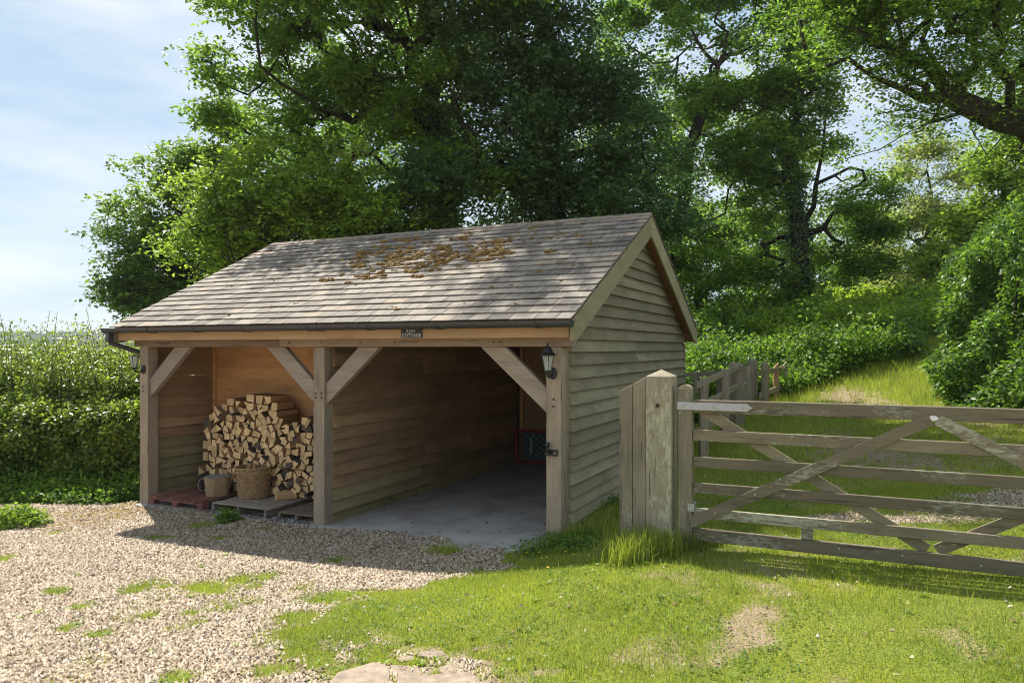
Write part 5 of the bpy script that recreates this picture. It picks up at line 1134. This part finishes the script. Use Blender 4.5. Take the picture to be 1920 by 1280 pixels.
# clover and plantain leaves in the turf
X, Y = scatter(46000, 3.8, 8.2); g_, _, _ = cover(X, Y); keep = rng.random(len(X)) < g_ * np.clip((fbm(X * 1.8 + 31, Y * 1.8, 3) - .38) * 4, 0, 1); X, Y = X[keep], Y[keep]; n = len(X)
V, f = leaves(np.stack([X, Y, ground(X, Y) + rng.uniform(.008, .028, n)], -1), np.stack([rng.normal(0, 1, n), rng.normal(0, 1, n), rng.uniform(-.1, .3, n)], -1), np.tile([0, 0, 1.], (n, 1)) + rng.normal(0, .25, (n, 3)), rng.uniform(.012, .03, n), .8, .1)
tag(link('clover', np_mesh('clover', V, f), M['weed_leaf']), 'clover and small broad leaves mixed into the lawn', 'clover', kind='stuff')
# tufts: long grass round the gate post and by the shed corner
def tuft(name, lab, pts_, n, h, spread, seed):
    r_ = np.random.default_rng(seed); k = r_.integers(0, len(pts_), n); C = np.array([hit(*p) for p in pts_])[k]; X = C[:, 0] + r_.normal(0, spread, n); Y = C[:, 1] + r_.normal(0, spread * .6, n)
    hh = h * r_.uniform(.35, 1.15, n); V, f = blades(X, Y, hh, r_.uniform(.004, .008, n), .6, r_, 2)
    return tag(link(name, np_mesh(name, V, f), M['long_grass']), lab, 'grass tuft', kind=None)
tuft('grass_tuft', 'bright long grass tuft at the foot of the gate post', [(1165, 1040), (1200, 1045), (1240, 1045), (1180, 1055), (1215, 1035)], 2600, .27, .085, 1)
tuft('grass_tuft', 'darker long grass under the hinge end of the gate', [(1275, 1030), (1300, 1030), (1320, 1022)], 700, .20, .06, 2)
tuft('grass_tuft', 'shaded long grass between the shed corner and gate post', [(1075, 1015), (1100, 1005), (1130, 1005), (1150, 1010), (1120, 990), (1145, 975)], 1700, .22, .10, 3)
def shade_weeds(n, r_):
    pts_ = np.array([hit(*p) for p in ((1040, 1018), (1070, 1018), (1100, 1012), (1000, 1035), (1130, 985), (1150, 960), (1085, 1030), (1160, 945))]); k = r_.integers(0, len(pts_), n); P = pts_[k] + r_.normal(0, .11, (n, 2)); return np.stack([P[:, 0], P[:, 1], ground(P[:, 0], P[:, 1]) + r_.random(n) * .10], -1)
mass('creeping_weeds', 'weed_leaf', [(shade_weeds, 1100)], .035, None, 'creeping green weeds in the shade by the right-hand post', 'weeds', seed=14, per=4, rad=.04)
bp_ = [(1072, 1012), (1005, 1027), (956, 1019), (963, 1035), (988, 1039), (1010, 1039), (1060, 1037), (1075, 1043), (1090, 1012), (1105, 1023), (1120, 1033), (1128, 1043), (1135, 1019), (1124, 1025), (1016, 1050), (1025, 1049), (1027, 1068), (875, 1063)]
for (x_, y_) in bp_:
    p = hit(x_, y_ + 8); z0 = gz(*p); m_ = MB(); h_ = .055
    m_.tube([(0, 0, -.01), (.004, 0, h_)], .0015, 4, 1)
    for j in range(5):
        t = 2 * math.pi * j / 5; b_ = len(m_.v); m_.v += [(.004, 0, h_), (.011 * math.cos(t - .5), .011 * math.sin(t - .5), h_ + .005), (.016 * math.cos(t), .016 * math.sin(t), h_ + .008), (.011 * math.cos(t + .5), .011 * math.sin(t + .5), h_ + .005)]; m_.f.append((b_, b_ + 1, b_ + 2, b_ + 3)); m_.m.append(0)
    tag(m_.build('buttercup', [M['yellow'], M['stem']], None, loc=(p[0], p[1], z0)), 'tiny yellow buttercup in the shaded grass by the right-hand post', 'flower', 'buttercups in the shade')
# plank scraps on the ground by the pallets
for (x_, y_, a, ln, lab) in ((392, 958, .3, .22, 'pale splinter of wood in front of the red pallet'), (530, 968, .6, .15, 'pale wood scrap lying near the middle post'), (545, 955, -.4, .2, 'brown wood offcut beside the broken pallet')):
    q = on(x_, y_, -.008); MB().hexa([(-ln / 2, -.02, 0), (ln / 2, -.014, 0), (ln / 2 - .02, .02, 0), (-ln / 2 + .03, .025, 0), (-ln / 2, -.02, .016), (ln / 2, -.014, .012), (ln / 2 - .02, .02, .014), (-ln / 2 + .03, .025, .018)]).build('wood_scrap', M['pallet_grey'], None, loc=(q[0], q[1], -.011), rot=(0, 0, a)); tag(bpy.context.scene.objects[-1], lab, 'wood scrap')
# litter of bark and dead leaves under the pallets
n = 900; uu = rng.uniform(-2.0, -.15, n); vv = rng.uniform(-.12, .6, n); P = np.stack([SO[0] + cU * uu + sU * vv, SO[1] - sU * uu + cU * vv, np.full(n, -.008) + rng.random(n) * .015], -1)
V, f = leaves(P, rng.normal(0, 1, (n, 3)) * np.array([1, 1, .15]), np.tile([0, 0, 1.], (n, 1)) + rng.normal(0, .2, (n, 3)), rng.uniform(.02, .06, n), .5); tag(link('bark_litter', np_mesh('bark_litter', V, f), M['bark']), 'bark chips and dead leaves littered under the pallets', 'litter', kind='stuff')
n = 260; X, Y = scatter(n, 4.2, 10.5, .72); u_, v_ = to_uv(X, Y); zz = np.where((u_ > 0) & (u_ < 3) & (v_ > -.2 * u_), slab_z(u_), ground(X, Y)) + .006
V, f = leaves(np.stack([X, Y, zz + .006], -1), rng.normal(0, 1, (n, 3)) * np.array([1, 1, .1]), np.tile([0, 0, 1.], (n, 1)) + rng.normal(0, .25, (n, 3)), rng.uniform(.03, .065, n), .5); tag(link('fallen_leaves', np_mesh('fallen_leaves', V, f), M['brown_board']), 'a few dry brown leaves blown over the drive and floor', 'leaves', kind='stuff')
# ------------------------------------------------------------------ far hill
hx = np.linspace(-900, 200, 90); hv = []
for r_, (yy, k) in enumerate(((430, 0), (470, .45), (540, 1), (640, 1.0), (760, .2))):
    for x in hx: hv.append((x, yy, -6 + k * (17 + 7 * float(fbm(np.array(x * .012 + 3), np.array(.5))) + 1.6 * float(vnoise(np.array(x * .11), np.array(r_ * 1.0))))))
nn = len(hx); hf = [(r_ * nn + i, r_ * nn + i + 1, (r_ + 1) * nn + i + 1, (r_ + 1) * nn + i) for r_ in range(4) for i in range(nn - 1)]
tag(link('hill', np_mesh('hill', hv, hf, True), M['hill']), 'distant wooded hill on the horizon at the left', kind='structure')
hz = MB().box(-1000, 1000, -320, 1000, -9, 40).build('haze', bpy.data.materials.new('haze')); hm = hz.data.materials[0]; hm.use_nodes = True; t = hm.node_tree; t.nodes.clear()
ho = N(t, 'ShaderNodeOutputMaterial'); pv_ = N(t, 'ShaderNodeVolumePrincipled'); pv_.inputs['Color'].default_value = (.80, .88, .96, 1); pv_.inputs['Density'].default_value = .0003; pv_.inputs['Anisotropy'].default_value = .2
t.links.new(pv_.outputs[0], ho.inputs['Volume']); tag(hz, 'thin pale summer haze over the distance', kind='stuff')
print('triangles', sum(len(o.data.polygons) for o in scene.objects if o.type == 'MESH'))
